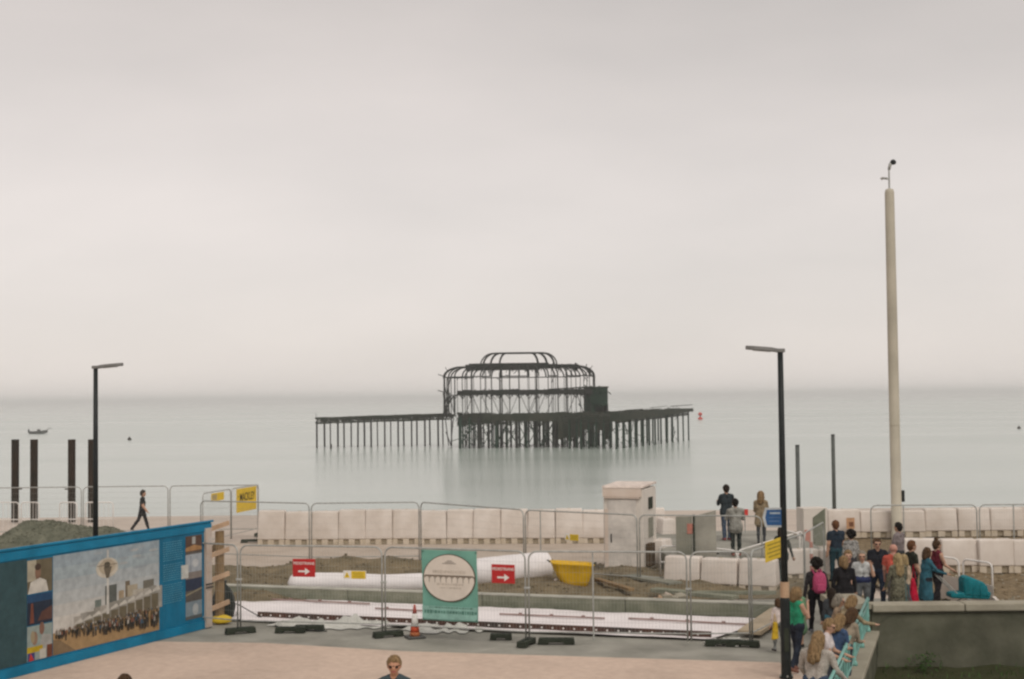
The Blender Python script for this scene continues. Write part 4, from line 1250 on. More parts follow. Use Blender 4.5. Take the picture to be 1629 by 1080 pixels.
# battens lying on the sheet
for i, (xa, ya, xb, yb, lab) in enumerate(((432, 953.5, 588, 961, 'leftmost'), (597, 968, 692, 973, 'second from left'), (795, 977, 962, 984, 'third from left'), (1000, 984, 1190, 994, 'rightmost'))):
    A, B = atz(xa, ya, .08), atz(xb, yb, .08)
    o = thing('thin_batten', 'thin rusty brown batten lying on the white sheet, ' + lab, 'batten', (A.x, A.y, .075), math.atan2(B.y - A.y, B.x - A.x), 'battens on the sheet')
    l = (B - A).length
    MB().box((l / 2, 0, .015), (l, .06, .03)).build('bar', M_RUST, o)
    for f in (.2, .5, .8):
        if i == 1 and f > .3: continue
        MB().box((l * f, 0, .045), (.08, .05, .035)).build('bracket', M_RUST, o)
# long timber beam in four lengths
A, B = atz(352, 951, 0), atz(1238, 984, 0)
ang = math.atan2(B.y - A.y, B.x - A.x); LB = (B - A).length
for k, lab in enumerate(('left', 'second', 'third', 'right')):
    l = LB / 4
    o = thing('timber_beam', 'long weathered grey-green timber beam, %s of four lengths' % lab, 'beam', A.lerp(B, k / 4), ang + random.gauss(0, .003), 'row of timber beams')
    MB().box((l / 2, .2, .165), (l - .015, .38, .33)).build('baulk', M_BEAM, o, bevel=.015)
    MB().box((l / 2, .15, .345), (l - .02, .30, .03)).build('top_board', M_BEAMT, o)
# two fabric rolls: a long slumped one and a short fat one
def fabric_roll(A, B, r0, r1, label, seed, cap, flat):
    o = thing('fabric_roll', label, 'roll', (A.x, A.y, .06), math.atan2(B.y - A.y, B.x - A.x), 'white fabric rolls on the soil')
    l = (B - A).length
    g = MB(); NU, NV = 70, 28; vs_ = []
    for i in range(NU + 1):
        t = i / NU; r = r0 + (r1 - r0) * t
        kx = 1.0
        if t * l < r0 and cap: kx = math.sqrt(max(.03, 1 - (1 - t * l / r0) ** 2))
        dip = 1 - flat * .22 * math.exp(-((t - .55) / .16) ** 2)
        for kk in range(NV):
            a = 2 * math.pi * kk / NV
            rr = r * kx * (1 + .03 * hnoise(t * 7, math.sin(a) * 2, 1, seed) + .018 * hnoise(t * 28, a, 1.3, seed + 4))
            vs_.append((t * l, rr * math.cos(a) * (1 + .15 * flat), r * .95 * (dip if flat else 1) + rr * math.sin(a) * (.92 if math.sin(a) < 0 else dip)))
    fs_ = [(i * NV + kk, i * NV + (kk + 1) % NV, (i + 1) * NV + (kk + 1) % NV, (i + 1) * NV + kk) for i in range(NU) for kk in range(NV)]
    fs_.append(tuple(range(NV - 1, -1, -1)))
    g.add(vs_, fs_); g.build('wrapping', M_ROLL, o, smooth=True)
    g = MB(); sp = []
    for i in range(70):
        a = i / 70 * 9 * math.pi; r = (r1 - .02) * (1 - .86 * i / 70)
        sp.append((l - .01, r * math.cos(a), r1 * .95 + r * math.sin(a)))
    vs_ = []
    for p in sp: vs_ += [p, (p[0] - .25, p[1], p[2])]
    g.add(vs_, [(2 * i, 2 * i + 1, 2 * i + 3, 2 * i + 2) for i in range(69)])
    g.build('rolled_edge', M_ROLL, o, smooth=True)
    MB().lathe([(r1 * .92, 0), (r1 * .92, .02)], 24).build('roll_core', mat('roll_end', (.66, .61, .60), .7), o, loc=(l - .20, 0, r1 * .95)).rotation_euler = (0, R(90), 0)
A, B = atz(452, 953, 0), atz(742, 953, 0); A.y += .7; B.y += .7
fabric_roll(A, B, .30, .29, 'long slumped white fabric roll behind the left red sign', 3, True, .35)
A, B = atz(748, 946, 0), atz(868, 932, 0); A.y += .95; B.y += .45
fabric_roll(A, B, .42, .46, 'short fat white fabric roll between the teal banner and the yellow tub', 9, False, 0)
# yellow tub
c = atz(908, 940, 0)
o = thing('yellow_tub', 'open yellow plastic tub tilted on the soil', 'tub', (c.x, c.y + .3, .10), R(4))
o.rotation_euler = (0, R(4), R(4))
def rr_loop(w, d, z, n=32, e=5.5): return [(w * math.copysign(abs(math.cos(a)) ** (2 / e), math.cos(a)), d * math.copysign(abs(math.sin(a)) ** (2 / e), math.sin(a)), z) for a in [2 * math.pi * k / n for k in range(n)]]
loops = [rr_loop(.30, .24, 0), rr_loop(.35, .28, .02), rr_loop(.44, .32, .20), rr_loop(.53, .37, .42), rr_loop(.59, .41, .62), rr_loop(.63, .44, .66), rr_loop(.63, .44, .69), rr_loop(.57, .39, .68), rr_loop(.50, .34, .42), rr_loop(.38, .27, .18), rr_loop(.16, .16, .06)]
g = MB(); vs_ = [(p[0] + .12 * (1 - p[2] / .7), p[1], p[2] * .97) for lp_ in loops for p in lp_]; n = 32
g.add(vs_, [(i * n + kk, i * n + (kk + 1) % n, (i + 1) * n + (kk + 1) % n, (i + 1) * n + kk) for i in range(len(loops) - 1) for kk in range(n)] + [tuple(range(n - 1, -1, -1)), tuple((len(loops) - 1) * n + kk for kk in range(n))])
g.build('shell', M_TUB, o, smooth=True)
MB().tube([(-.62, -.1, .66), (-.70, 0, .70), (-.62, .1, .66)], .02, 6).build('handle', M_RUB, o)
MB().tube([(.62, -.1, .66), (.70, 0, .70), (.62, .1, .66)], .02, 6).build('handle', M_RUB, o)
c = atz(879, 936, 0)
o = tag(MB().box((0, 0, .06), (.36, .2, .10)).build('plaster_offcut', M_SHEET, loc=(c.x, c.y, .12), bevel=.02), 'white offcut beside the yellow tub', 'offcut'); o.rotation_euler = (0, R(-12), R(20))
# planks and slabs on the soil, right
for i, (xa, ya, xb, yb, w, h, m, lab) in enumerate(((1000, 922, 1075, 935, .5, .08, M_GREYP, 'grey plank lying by the foot of the kiosk'), (1040, 945, 1170, 958, .35, .10, M_BEAM, 'long grey plank on the soil right of the kiosk'), (950, 928, 1005, 945, .18, .08, M_WOODB, 'brown plank on the soil right of the yellow tub'), (1090, 950, 1235, 950, .12, .10, M_BEAM, 'low kerb board under the white barrier blocks'))):
    A, B = atz(xa, ya, .12), atz(xb, yb, .12)
    o = tag(MB().bar((0, 0, 0), B - A, w, h).build('plank', m, loc=A + Vector((0, 0, .12)), bevel=.01), lab, 'plank')
c = atz(1062, 955, .1)
o = thing('rubble_pile', 'small pile of tan rubble on the soil below the terrace', 'rubble', c)
for k in range(9):
    s = random.uniform(.08, .2)
    MB().box((random.uniform(-.4, .4), random.uniform(-.2, .2), s * .3 + .04), (s * 1.5, s, s * .7), Matrix.Rotation(random.random() * 3, 3, 'Z') @ Matrix.Rotation(random.random() * .5, 3, 'X')).build('lump', random.choice((M_WOOD, M_SLAB, M_COPE)), o, bevel=.02)
# slope of tan boards at the right end of the sheet
g = MB(); A, B, D_ = atz(1190, 1016, 0), atz(1243, 985, 0), atz(1243, 1000, 0)
o = tag(MB().bar(Vector((0, 0, 0)), B - A + Vector((0, 0, .1)), .55, .09).build('timber_ramp', mat('tan_board', (.42, .34, .24), .85, scale=2, detail=8), loc=A + Vector((.05, .1, .12)), bevel=.01), 'tan timber ramp at the right end of the white sheet', 'ramp')
# cable from the hoarding to the sheet, sack, sandbag
pts = [at(345, 952, 36.5), at(380, 962, 36.4), at(420, 985, 35.9), atz(448, 1000, .03), atz(520, 1004, .02)]
tag(MB().tube(pts, .014, 6).build('cable', M_DARK, smooth=True), 'thin dark cable sagging from the hoarding brace to the sheet', 'cable')
c = atz(349, 990, 0)
o = tag(MB().lathe([(.10, 0), (.26, .05), (.31, .3), (.28, .55), (.18, .75), (.07, .86), (.10, .95)], 16).build('rubbish_sack', mat('black_plastic', (.015, .02, .017), .4, bump=.5, bscale=8), loc=(c.x, c.y + .5, .02), smooth=True), 'black plastic sack slumped by the hoarding end', 'sack')
c = atz(352, 992, 0)
o = tag(MB().lathe([(.12, 0), (.26, .04), (.26, .14), (.12, .2)], 14).build('sandbag', M_YEL, loc=(c.x, c.y, .01), smooth=True), 'yellow sandbag in front of the black sack', 'sandbag'); o.scale = (1, .7, 1)
# traffic cone
c = atz(660, 1014, 0)
o = thing('traffic_cone', 'red and white traffic cone in front of the teal banner', 'cone', c, R(20))
MB().box((0, 0, .02), (.42, .42, .04)).build('base', mat('cone_base', (.09, .09, .085), .8), o, bevel=.012)
r = lambda z: .125 - .10 * (z / .75)
def seg(a, b, m, nm, e=0): MB().lathe([(r(a) + e, a), (r(b) + e, b)], 20).build(nm, m, o, smooth=True)
seg(.04, .13, mat('cone_brown', (.36, .12, .05), .6), 'lower_band'); seg(.13, .26, M_ORANGE, 'lower_sleeve'); seg(.26, .55, M_WHITE, 'white_sleeve'); seg(.55, .73, mat('cone_tip', (.42, .09, .07), .5), 'tip')
MB().lathe([(r(.73), .73), (r(.73) * .6, .75)], 16).build('rim', M_ORANGE, o)
# gravel mound behind the hoarding
c = Vector((at(95, 850, 46).x, 46, 0))
def mound(u, v):
    a = u * 2 * math.pi; rad = v
    rx, ry = 4.6, 3.2
    x, y = rx * rad * math.cos(a), ry * rad * math.sin(a)
    h = 1.62 * max(0, 1 - rad ** 1.6) ** .9 * (1 + .22 * hnoise(x, y, .55, 4)) + .1 * hnoise(x, y, 1.5, 2) + .05 * hnoise(x, y, 4, 2)
    return (x, y, max(-.03, h * min(1, (1.02 - rad) * 6)))
o = thing('gravel_mound', 'grey-green gravel mound behind the blue hoarding', 'gravel mound', (c.x, c.y, 0))
MB().grid(mound, 90, 40).build('heap', M_GRAVEL, o, smooth=True)
g = MB()
for i in range(2200):
    u, v = random.random(), random.random() ** .6
    x, y, z = mound(u, v); s = random.uniform(.02, .05)
    g.box((x, y, z), (s * 1.4, s, s), Matrix.Rotation(random.random() * 6, 3, 'Z') @ Matrix.Rotation(random.random(), 3, 'X'))
stuff(g.build('gravel', M_GRAVEL, o))
# a lower grey heap at the far left edge
# ================================================================ PARAPET WALL, SIDE WALL, RAILING
wz = .90
WLy = WF.y
xl = at(1387, 1000, 31.0).x
o = thing('parapet_wall', 'stained concrete parapet wall with pale coping at lower right', 'wall', (xl, 31.0, 0))
WLEN = 14
MB().box((WLEN / 2, .16, (wz + BZ) / 2 - .08), (WLEN, .32, wz - BZ)).build('wall_face', M_WALL, o)
for k in range(7):
    MB().box((k * 2 + 1, .14, wz - .045), (1.985, .48, .17)).build('coping', M_COPE, o, bevel=.03)
g = MB()
pts = [(.12, 0, BZ + .25)] + [(.12 + .45 - .45 * math.cos(a), 0, wz - .62 + .45 * math.sin(a)) for a in [R(x) for x in range(0, 91, 15)]] + [(WLEN, 0, wz - .17)]
MB().tube([(x, -.012, z) for x, y, z in pts], .014, 6).build('moulding', M_WALL, o)
o2 = thing('end_pier', 'low pale-topped wall block where the railing meets the parapet', 'wall', (xl - .55, 31.1, 0))
MB().box((.22, .25, .40), (.62, .7, .84)).build('body', M_WALL, o2)
MB().box((.15, .6, .90), (.80, 1.5, .14)).build('cap', M_COPE, o2, bevel=.02)
MB().box((.15, .95, .42), (.6, .7, .82)).build('body', M_WALL, o2)
# side wall
sw = thing('side_wall', 'low concrete wall under the aqua railing', 'wall', (WN.x, WN.y, 0), math.atan2(dirw.y, dirw.x))
SWL = (WF - WN).length - .7
MB().box((SWL / 2, 0, (.28 + BZ) / 2 - .05), (SWL, .34, .28 - BZ + .1)).build('wall_face', M_WALL, sw)
ns = 6
for k in range(ns):
    MB().box((SWL * (k + .5) / ns, 0, .315), (SWL / ns - .012, .46, .11)).build('coping', M_COPE, sw, bevel=.02)
rlg = thing('aqua_railing', 'aqua-painted cast iron railing beside the leaning women', 'railing', (WN.x, WN.y, .37), math.atan2(dirw.y, dirw.x))
RH = .70
MB().tube([(0, 0, RH), (SWL - .1, 0, RH)], .029, 10).build('top_rail', M_RAIL, rlg, smooth=True)
MB().tube([(0, 0, .14), (SWL - .1, 0, .14)], .022, 8).build('bottom_rail', M_RAIL, rlg, smooth=True)
MB().tube([(0, 0, RH - .14), (SWL - .1, 0, RH - .14)], .018, 8).build('upper_rail', M_RAIL, rlg, smooth=True)
x = .2; k = 0
postm = MB().lathe([(.06, 0), (.055, .06), (.03, .10), (.03, .3), (.042, .34), (.03, .38), (.03, .66), (.05, RH)], 10).mesh('post', M_RAIL, smooth=True)
barm = MB().tube([(0, 0, .14), (0, 0, RH - .14)], .012, 6).mesh('baluster', M_RAIL)
ringm = MB().tube([(.055 * math.cos(a), 0, RH - .07 + .055 * math.sin(a)) for a in [2 * math.pi * i / 12 for i in range(13)]], .009, 5, cap=False).mesh('ring', M_RAIL)
while x < SWL - .2:
    if k % 5 == 0: link('post', postm, rlg, (x, 0, 0))
    else:
        link('baluster', barm, rlg, (x, 0, 0))
    x += .40; k += 1
# a leafy weed in the bed
c = atz(1465, 1062, BZ)
o = thing('weed_plant', 'small leafy green weed at the foot of the parapet wall', 'plant', (c.x, min(c.y, 30.6), BZ))
g = MB()
for i in range(70):
    a = random.random() * 6.28; rr = random.random() ** .5 * .38; h = random.uniform(.05, .45) * (1 - rr)
    x, y = rr * math.cos(a), rr * math.sin(a); s = random.uniform(.03, .07); b_ = random.random() * 6.28
    dx, dy = math.cos(b_) * s, math.sin(b_) * s
    g.add([(x, y, h), (x + dx - dy * .5, y + dy + dx * .5, h + s * .4), (x + 2 * dx, y + 2 * dy, h + s * .2), (x + dx + dy * .5, y + dy - dx * .5, h + s * .5)], [(0, 1, 2, 3)])
g.build('leaves', M_LEAF, o)
for i in range(6): MB().tube([(0, 0, -.02), (random.uniform(-.2, .2), random.uniform(-.2, .2), .3)], .006, 4).build('stem', M_LEAF, o)

# ================================================================ PEOPLE
def sdf_mesh(prims, res, k=.03):
    """one continuous surface round tapered capsules (a, b, ra, rb, tag)"""
    A = np.array([p[0] for p in prims], float); B = np.array([p[1] for p in prims], float)
    ra = np.array([p[2] for p in prims]); rb = np.array([p[3] for p in prims])
    rm = np.maximum(ra, rb)[:, None]
    lo = np.minimum(A - rm, B - rm).min(0) - 3 * res; hi = np.maximum(A + rm, B + rm).max(0) + 3 * res
    n = np.ceil((hi - lo) / res).astype(int) + 1
    ax = [lo[i] + res * np.arange(n[i]) for i in range(3)]
    P = np.stack(np.meshgrid(*ax, indexing='ij'), -1)
    f = np.full(P.shape[:3], 9.0)
    for i in range(len(prims)):
        m = rm[i, 0] + .08
        l_ = np.minimum(A[i], B[i]) - m; h_ = np.maximum(A[i], B[i]) + m
        sl = tuple(slice(max(0, int((l_[j] - lo[j]) / res)), int((h_[j] - lo[j]) / res) + 2) for j in range(3))
        d = prim_d(P[sl], A[i], B[i], ra[i], rb[i])
        g = f[sl]
        h = np.maximum(k - np.abs(g - d), 0) / k
        f[sl] = np.minimum(g, d) - h * h * k * .25
    s = f < 0
    c = np.zeros(np.array(f.shape) - 1, int)
    off = [(i, j, q) for i in (0, 1) for j in (0, 1) for q in (0, 1)]
    N = np.array(f.shape) - 1
    sub = lambda a, o: a[o[0]:o[0] + N[0], o[1]:o[1] + N[1], o[2]:o[2] + N[2]]
    for o in off: c += sub(s, o)
    act = (c > 0) & (c < 8)
    idx = np.full(act.shape, -1); ids = np.argwhere(act); idx[act] = np.arange(len(ids))
    acc = np.zeros((len(ids), 3)); cnt = np.zeros(len(ids))
    for o in off:
        for a in range(3):
            if o[a]: continue
            o2 = list(o); o2[a] = 1
            f0 = f[ids[:, 0] + o[0], ids[:, 1] + o[1], ids[:, 2] + o[2]]
            f1 = f[ids[:, 0] + o2[0], ids[:, 1] + o2[1], ids[:, 2] + o2[2]]
            x = (f0 < 0) != (f1 < 0)
            t = np.where(x, f0 / np.where(x, f0 - f1, 1), 0)
            p = np.repeat(np.array(o, float)[None], len(ids), 0); p[:, a] = t
            acc += p * x[:, None]; cnt += x
    V = lo + (ids + acc / cnt[:, None]) * res
    F = []
    for a in range(3):
        b, q = (a + 1) % 3, (a + 2) % 3
        sa = [slice(0, None)] * 3; sb = [slice(0, None)] * 3
        sa[a] = slice(0, -1); sb[a] = slice(1, None)
        E = np.argwhere(s[tuple(sa)] != s[tuple(sb)])
        E = E[(E[:, b] > 0) & (E[:, q] > 0)]
        fl = s[E[:, 0], E[:, 1], E[:, 2]]
        quad = []
        for (db, dq) in ((-1, -1), (0, -1), (0, 0), (-1, 0)):
            e_ = E.copy(); e_[:, b] += db; e_[:, q] += dq
            quad.append(idx[e_[:, 0], e_[:, 1], e_[:, 2]])
        Q = np.stack(quad, 1)
        Q[~fl] = Q[~fl][:, ::-1]
        F.append(Q)
    F = np.concatenate(F)
    ctr = V[F].mean(1)
    D = np.stack([prim_d(ctr, A[i], B[i], ra[i], rb[i]) for i in range(len(prims))], 1)
    tg = np.array([p[4] for p in prims])[D.argmin(1)]
    return V, F, tg
def prim_d(P, a, b, ra, rb):
    ba = b - a; L2 = max(ba @ ba, 1e-9)
    t = np.clip(((P - a) @ ba) / L2, 0, 1)
    return np.linalg.norm(P - a - t[..., None] * ba, axis=-1) - (ra + (rb - ra) * t)

SKIN = (.50, .30, .21)
HAIRC = dict(black=(.012, .010, .008), dark=(.028, .018, .012), brown=(.09, .05, .025), tan=(.29, .19, .095), blond=(.42, .31, .16), grey=(.30, .27, .22), ginger=(.16, .07, .03))
def colmat(c, kind='cloth'):
    nm = kind + '_%03d_%03d_%03d' % tuple(int(x * 999) for x in c)
    if kind == 'print':   # large light-and-dark pattern
        return mat(nm, c, .9, scale=22, col2=tuple(x * .22 for x in c), detail=2)
    if kind == 'spots':
        return mat(nm, c, .9, scale=45, col2=tuple(x * .62 for x in c), detail=1)
    return mat(nm, c, .55 if kind == 'skin' else .88, scale=7, var=.06 if kind == 'skin' else .16, bump=.0 if kind == 'skin' else .45, bscale=14)

def person(label, x, y, z, head, H, top, bottom, hair='brown', style='short', sleeves='long', legs='trousers', stride=0, arms=None, lean=0, nod=0, turn=0,
           shoe=(.03, .028, .025), skin=SKIN, coat=0, wide=1.0, glasses=False, topkind='cloth', botkind='cloth', fem=False, res=.021, flare=0, extras=(), knee=0, crouch=0):
    s = H / 1.78
    if res > .02 and y < 34: res = .018
    pr = []
    v = lambda *a: np.array(a, float)
    def add(a, b, ra, rb, tg): pr.append((np.array(a, float), np.array(b, float), ra, rb, tg))
    l = R(lean); U = v(0, math.sin(l), math.cos(l)); Wd = v(0, math.cos(l), -math.sin(l)); X = v(1, 0, 0)
    hipz = .93 - crouch
    O = v(0, 0, hipz)
    T = lambda x_, y_, h_: O + X * x_ + Wd * y_ + U * h_
    TOP, BOT, SK, SH, EYE, LIP = 'top', 'bottom', 'skin', 'shoe', 'eye', 'lip'
    hw = (.095 if fem else .085) * wide; cw = (.072 if fem else .082) * wide
    # pelvis, waist, chest
    add(O + X * -hw, O + X * hw, .115, .115, BOT)
    for sx in (-1, 1):
        add(T(sx * .055 * wide, 0, .10), T(sx * cw, .005, .30), .105, .115, TOP)
        add(T(sx * .06 * wide, 0, .02), T(sx * .055 * wide, 0, .12), .112, .105, TOP)
        add(T(sx * cw, .0, .30), T(sx * .115 * wide, -.01, .45), .112, .078, TOP)
        if fem: add(T(sx * .06, .085, .33), T(sx * .06, .09, .32), .055, .055, TOP)
    add(T(-.15 * wide, -.01, .475), T(.15 * wide, -.01, .475), .062, .062, TOP)
    add(T(-.07, -.01, .51), T(.07, -.01, .51), .055, .055, TOP)
    # neck and head
    nb = T(0, -.005, .53)
    HR = Matrix.Rotation(R(turn), 3, 'Z') @ Matrix.Rotation(-R(lean * .45 + nod), 3, 'X')
    hc = nb + v(0, math.sin(R(lean * .8)) * .11 + .015, .115)
    hp = lambda a, b, c: hc + np.array(HR @ Vector((a, b, c)))
    add(nb, hp(0, -.005, -.02), .056, .052, SK)
    add(hp(0, -.005, .075), hp(0, .012, .05), .098, .09, SK)
    add(hp(0, .03, .03), hp(0, .045, -.035), .078, .052, SK)
    add(hp(0, .098, .035), hp(0, .112, .012), .010, .016, SK)
    for sx in (-1, 1):
        add(hp(sx * .088, -.01, .04), hp(sx * .09, -.012, .015), .02, .014, SK)
        add(hp(sx * .036, .093, .045), hp(sx * .03, .094, .045), .012, .012, EYE)
    add(hp(-.02, .092, -.028), hp(.02, .092, -.028), .009, .009, LIP)
    # arms
    arms = arms or ((4, 8, 12), (-4, 8, 12))
    fingers = MB()
    for sx, (p, o_, bnd, *rest) in zip((-1, 1), arms):
        inn = rest[0] if rest else 0
        S0 = T(sx * .188 * wide, -.01, .455)
        pr_, oo = R(p), R(o_)
        d1 = v(sx * math.sin(oo), math.sin(pr_) * math.cos(oo), -math.cos(pr_) * math.cos(oo))
        E = S0 + d1 * .285
        a2 = R(p + bnd); o2 = R(o_ * .5 - inn)
        d2 = v(sx * math.sin(o2), math.sin(a2) * math.cos(o2), -math.cos(a2) * math.cos(o2))
        Wr = E + d2 * .25; Hn = Wr + d2 * .085
        mid = S0 + (E - S0) * .62
        ar = wide * (.9 if fem else 1.0)
        t1 = SK if sleeves == 'none' else TOP
        t2 = TOP if sleeves == 'long' else SK
        add(S0, mid, .056 * ar, .047 * ar, t1 if sleeves != 'none' else SK)
        if sleeves == 'short': add(S0, S0 + (E - S0) * .5, .066 * ar, .060 * ar, TOP)
        add(mid, E, .046 * ar, .042 * ar, t2)
        add(E, Wr, .043 * ar + (.006 if sleeves == 'long' else 0), .030 * ar + (.008 if sleeves == 'long' else 0), t2)
        side = np.cross(d2, v(0, 0, 1) if abs(d2[2]) < .8 else v(0, 1, 0)); side /= np.linalg.norm(side)
        add(Wr, Hn, .028, .032, SK)
        nrm = np.cross(side, d2)
        for k in range(4):
            f0 = Hn + side * (k - 1.5) * .018; ln = (.062, .075, .078, .058)[k]
            f1 = f0 + d2 * ln * .55 + nrm * .006; f2 = f0 + d2 * ln * .95 + nrm * .03
            fingers.tube([f0, f1, f2], [.0095, .0088, .0065], 5)
        f0 = Wr + d2 * .03 + side * .028
        fingers.tube([f0, f0 + d2 * .03 + side * .022, f0 + d2 * .062 + side * .024 + nrm * .012], [.012, .0105, .008], 5)
    # legs
    st = R(stride); kz = .44; sz = .42
    low = 9; feet = []
    for sx, a in ((-1, st), (1, -st)):
        h0 = v(sx * hw, 0, hipz)
        kb = R(knee + (18 if a < -.05 else 4) + crouch * 150)
        a0 = a + crouch * 1.6
        kn = h0 + v(sx * .005, math.sin(a0), -math.cos(a0)) * kz
        an = kn + v(-sx * .005, math.sin(a0 - kb), -math.cos(a0 - kb)) * sz
        tr = legs in ('trousers',)
        bs = SK if legs in ('shorts', 'skirt') else BOT
        lw = 1.08 if tr else .95
        add(h0, h0 + (kn - h0) * .55, .098 * lw * wide ** .5, .080 * lw, BOT)
        add(h0 + (kn - h0) * .55, kn, .078 * lw, .062 * lw, BOT if legs != 'shorts' else SK)
        add(kn, kn + (an - kn) * .4, .062 * lw, .060 * lw, bs)
        add(kn + (an - kn) * .4, an, .060 * lw, (.055 if tr else .040), bs)
        pitch = min(0, (a - kb)) * .8 if a < 0 else .12 * a
        tv = v(0, math.cos(pitch), math.sin(pitch))
        heel = an + v(0, -.035, -.045); toe = heel + tv * .20 + v(0, 0, -.005)
        add(heel, toe, .046, .036, SH)
        feet += [heel[2] - .046, toe[2] - .036]
    if legs == 'skirt' or flare:
        for sx in (-1, 1): add(O + v(sx * .06, 0, .05), O + v(sx * .09, -.01, -.42), .12, .15 + flare, BOT)
    if coat:
        for sx in (-1, 1):
            add(O + v(sx * .06, 0, .08), O + v(sx * .085, -.02, -coat), .125, .135 + .05 * coat, TOP)
    dz = -min(feet)
    for e_ in extras:
        if e_[0] == 'prim': add(O + np.array(e_[1], float), O + np.array(e_[2], float), e_[3], e_[4], e_[5])
    V, F, tg = sdf_mesh(pr, res / s)
    from mathutils import noise as mn
    vt = np.zeros(len(V), bool); vt[F[(tg == TOP) | (tg == BOT)].ravel()] = True
    sd_ = (len(label) * 1.37) % 9
    for i in np.nonzero(vt)[0]:        # cloth folds
        q = V[i]
        nv = mn.noise_vector(Vector((q[0] * 9 + sd_, q[1] * 9, q[2] * 5 + sd_))) * .013 + mn.noise_vector(Vector((q[0] * 22, q[1] * 22 + sd_, q[2] * 12))) * .007
        V[i] += np.array(nv)
    nV = len(V)
    verts = [tuple((q + v(0, 0, dz)) * s) for q in V] + [tuple((np.array(q) + v(0, 0, dz)) * s) for q in fingers.v]
    faces = [tuple(int(i) for i in q) for q in F] + [tuple(i + nV for i in q) for q in fingers.f]
    names = [SK, TOP, BOT, SH, EYE, LIP, 'x1', 'x2']
    xc = {e_[5]: e_[6] for e_ in extras if e_[0] == 'prim'}
    mats = [colmat(skin, 'skin'), colmat(top, topkind), colmat(bottom, botkind), colmat(shoe), colmat((.03, .02, .018)), colmat((.34, .12, .10), 'skin'), colmat(xc.get('x1', top)), colmat(xc.get('x2', top))]
    mi = [names.index(q) for q in tg] + [0] * len(fingers.f)
    me = bpy.data.meshes.new('body')
    me.from_pydata(verts, [], faces)
    for m in mats: me.materials.append(m)
    me.polygons.foreach_set('material_index', mi)
    me.polygons.foreach_set('use_smooth', [True] * len(faces))
    me.update()
    root = thing('person', label, 'person', (x, y, z), R(head), 'people on the seafront')
    link('body', me, root)
    # hair
    hpz = lambda *a: hp(*a)
    hr = []
    def ha(a, b, ra, rb): hr.append((hpz(*a), hpz(*b), ra, rb, 'h'))
    if style != 'bald':
        ha((0, -.018, .092), (0, -.03, .06), .103, .10)
        ha((0, -.05, .04), (0, -.055, .0), .082, .068)
        ha((-.06, .0, .08), (.06, .0, .08), .05, .05)
        if style in ('short',):
            ha((0, .05, .135), (0, .0, .15), .045, .05)
        if style in ('long', 'verylong', 'bob', 'pony'):
            for sx in (-1, 1):
                ha((sx * .07, .005, .09), (sx * .088, -.01, -.02 if style != 'pony' else .03), .045, .038)
                if style in ('long', 'verylong'): ha((sx * .088, -.01, -.02), (sx * .085, -.02, -.16 if style == 'long' else -.24), .038, .035)
                if style == 'bob': ha((sx * .085, -.01, -.02), (sx * .08, -.02, -.07), .038, .034)
        if style in ('long', 'verylong'):
            dn = -.22 if style == 'long' else -.36
            ha((0, -.07, .05), (0, -.105, -.10), .088, .085); ha((-.045, -.10, -.10), (-.075, -.105, dn + .03), .066, .042); ha((.045, -.10, -.10), (.08, -.10, dn + .05), .066, .04); ha((0, -.11, -.10), (.0, -.125, dn), .06, .045)
        if style == 'bob': ha((0, -.06, .04), (0, -.075, -.06), .088, .085)
        if style == 'pony': ha((0, -.115, .07), (0, -.15, -.1), .04, .03)
        if style == 'bun': ha((0, -.03, .20), (0, -.045, .215), .05, .045)
        if style == 'curly':
            r_ = random.Random(3)
            for k in range(26):
                a = r_.random() * 6.28; e = r_.uniform(-.2, 1.4)
                q = (.125 * math.cos(a) * math.cos(e), -.035 + .105 * math.sin(a) * math.cos(e), .06 + .13 * math.sin(e))
                if q[1] > .05 and q[2] < .12: continue
                ha(q, (q[0], q[1] - .01, q[2] + .01), .052, .05)
        if style == 'hat': pass
        V, F, _ = sdf_mesh(hr, .016 / s, .02)
        jit = np.random.default_rng(len(label)).normal(0, .0048, V.shape)
        me = bpy.data.meshes.new('hair')
        me.from_pydata([tuple((q + v(0, 0, dz)) * s) for q in V + jit], [], [tuple(int(i) for i in q) for q in F])
        hcc = HAIRC[hair]
        me.materials.append(mat('hair_' + hair, tuple(min(1, q * 1.25) for q in hcc), .55, scale=1, col2=tuple(q * .42 for q in hcc), stretch=(46, 46, 4.5), bump=.6, bscale=70))
        me.polygons.foreach_set('use_smooth', [True] * len(me.polygons)); me.update()
        link('hair', me, root)
    def w3(a, b, c): return Vector((hp(a, b, c) + v(0, 0, dz)) * s)
    if glasses:
        g = MB()
        for sx in (-1, 1):
            a = [w3(sx * .012, .112, .06), w3(sx * .065, .10, .062), w3(sx * .062, .103, .026), w3(sx * .02, .114, .024)]
            b = [w3(sx * .012, .105, .06), w3(sx * .065, .092, .062), w3(sx * .062, .095, .026), w3(sx * .02, .107, .024)]
            g.add(a + b, [(0, 1, 2, 3), (7, 6, 5, 4), (0, 4, 5, 1), (1, 5, 6, 2), (2, 6, 7, 3), (3, 7, 4, 0)])
            g.tube([w3(sx * .066, .095, .058), w3(sx * .092, .02, .055), w3(sx * .094, -.02, .045)], .006, 5)
        g.tube([w3(-.014, .112, .056), w3(.014, .112, .056)], .006, 5)
        g.build('sunglasses', mat('sunglass_black', (.008, .007, .006), .2), root)
    def body_pt(x_, y_, h_):
        return Vector((T(x_, y_, h_) + v(0, 0, dz)) * s)
    root['_'] = 0; del root['_']
    return root, body_pt, s
def P_at(px, head_y, H, z=0.0):
    """where a person of height H with the crown at this pixel stands"""
    p = atz(px, head_y, z + H)
    return p.x, p.y, z
BLK = (.02, .02, .022); NAVY = (.022, .032, .055); JEAN = (.05, .075, .12); DKJ = (.025, .032, .048)
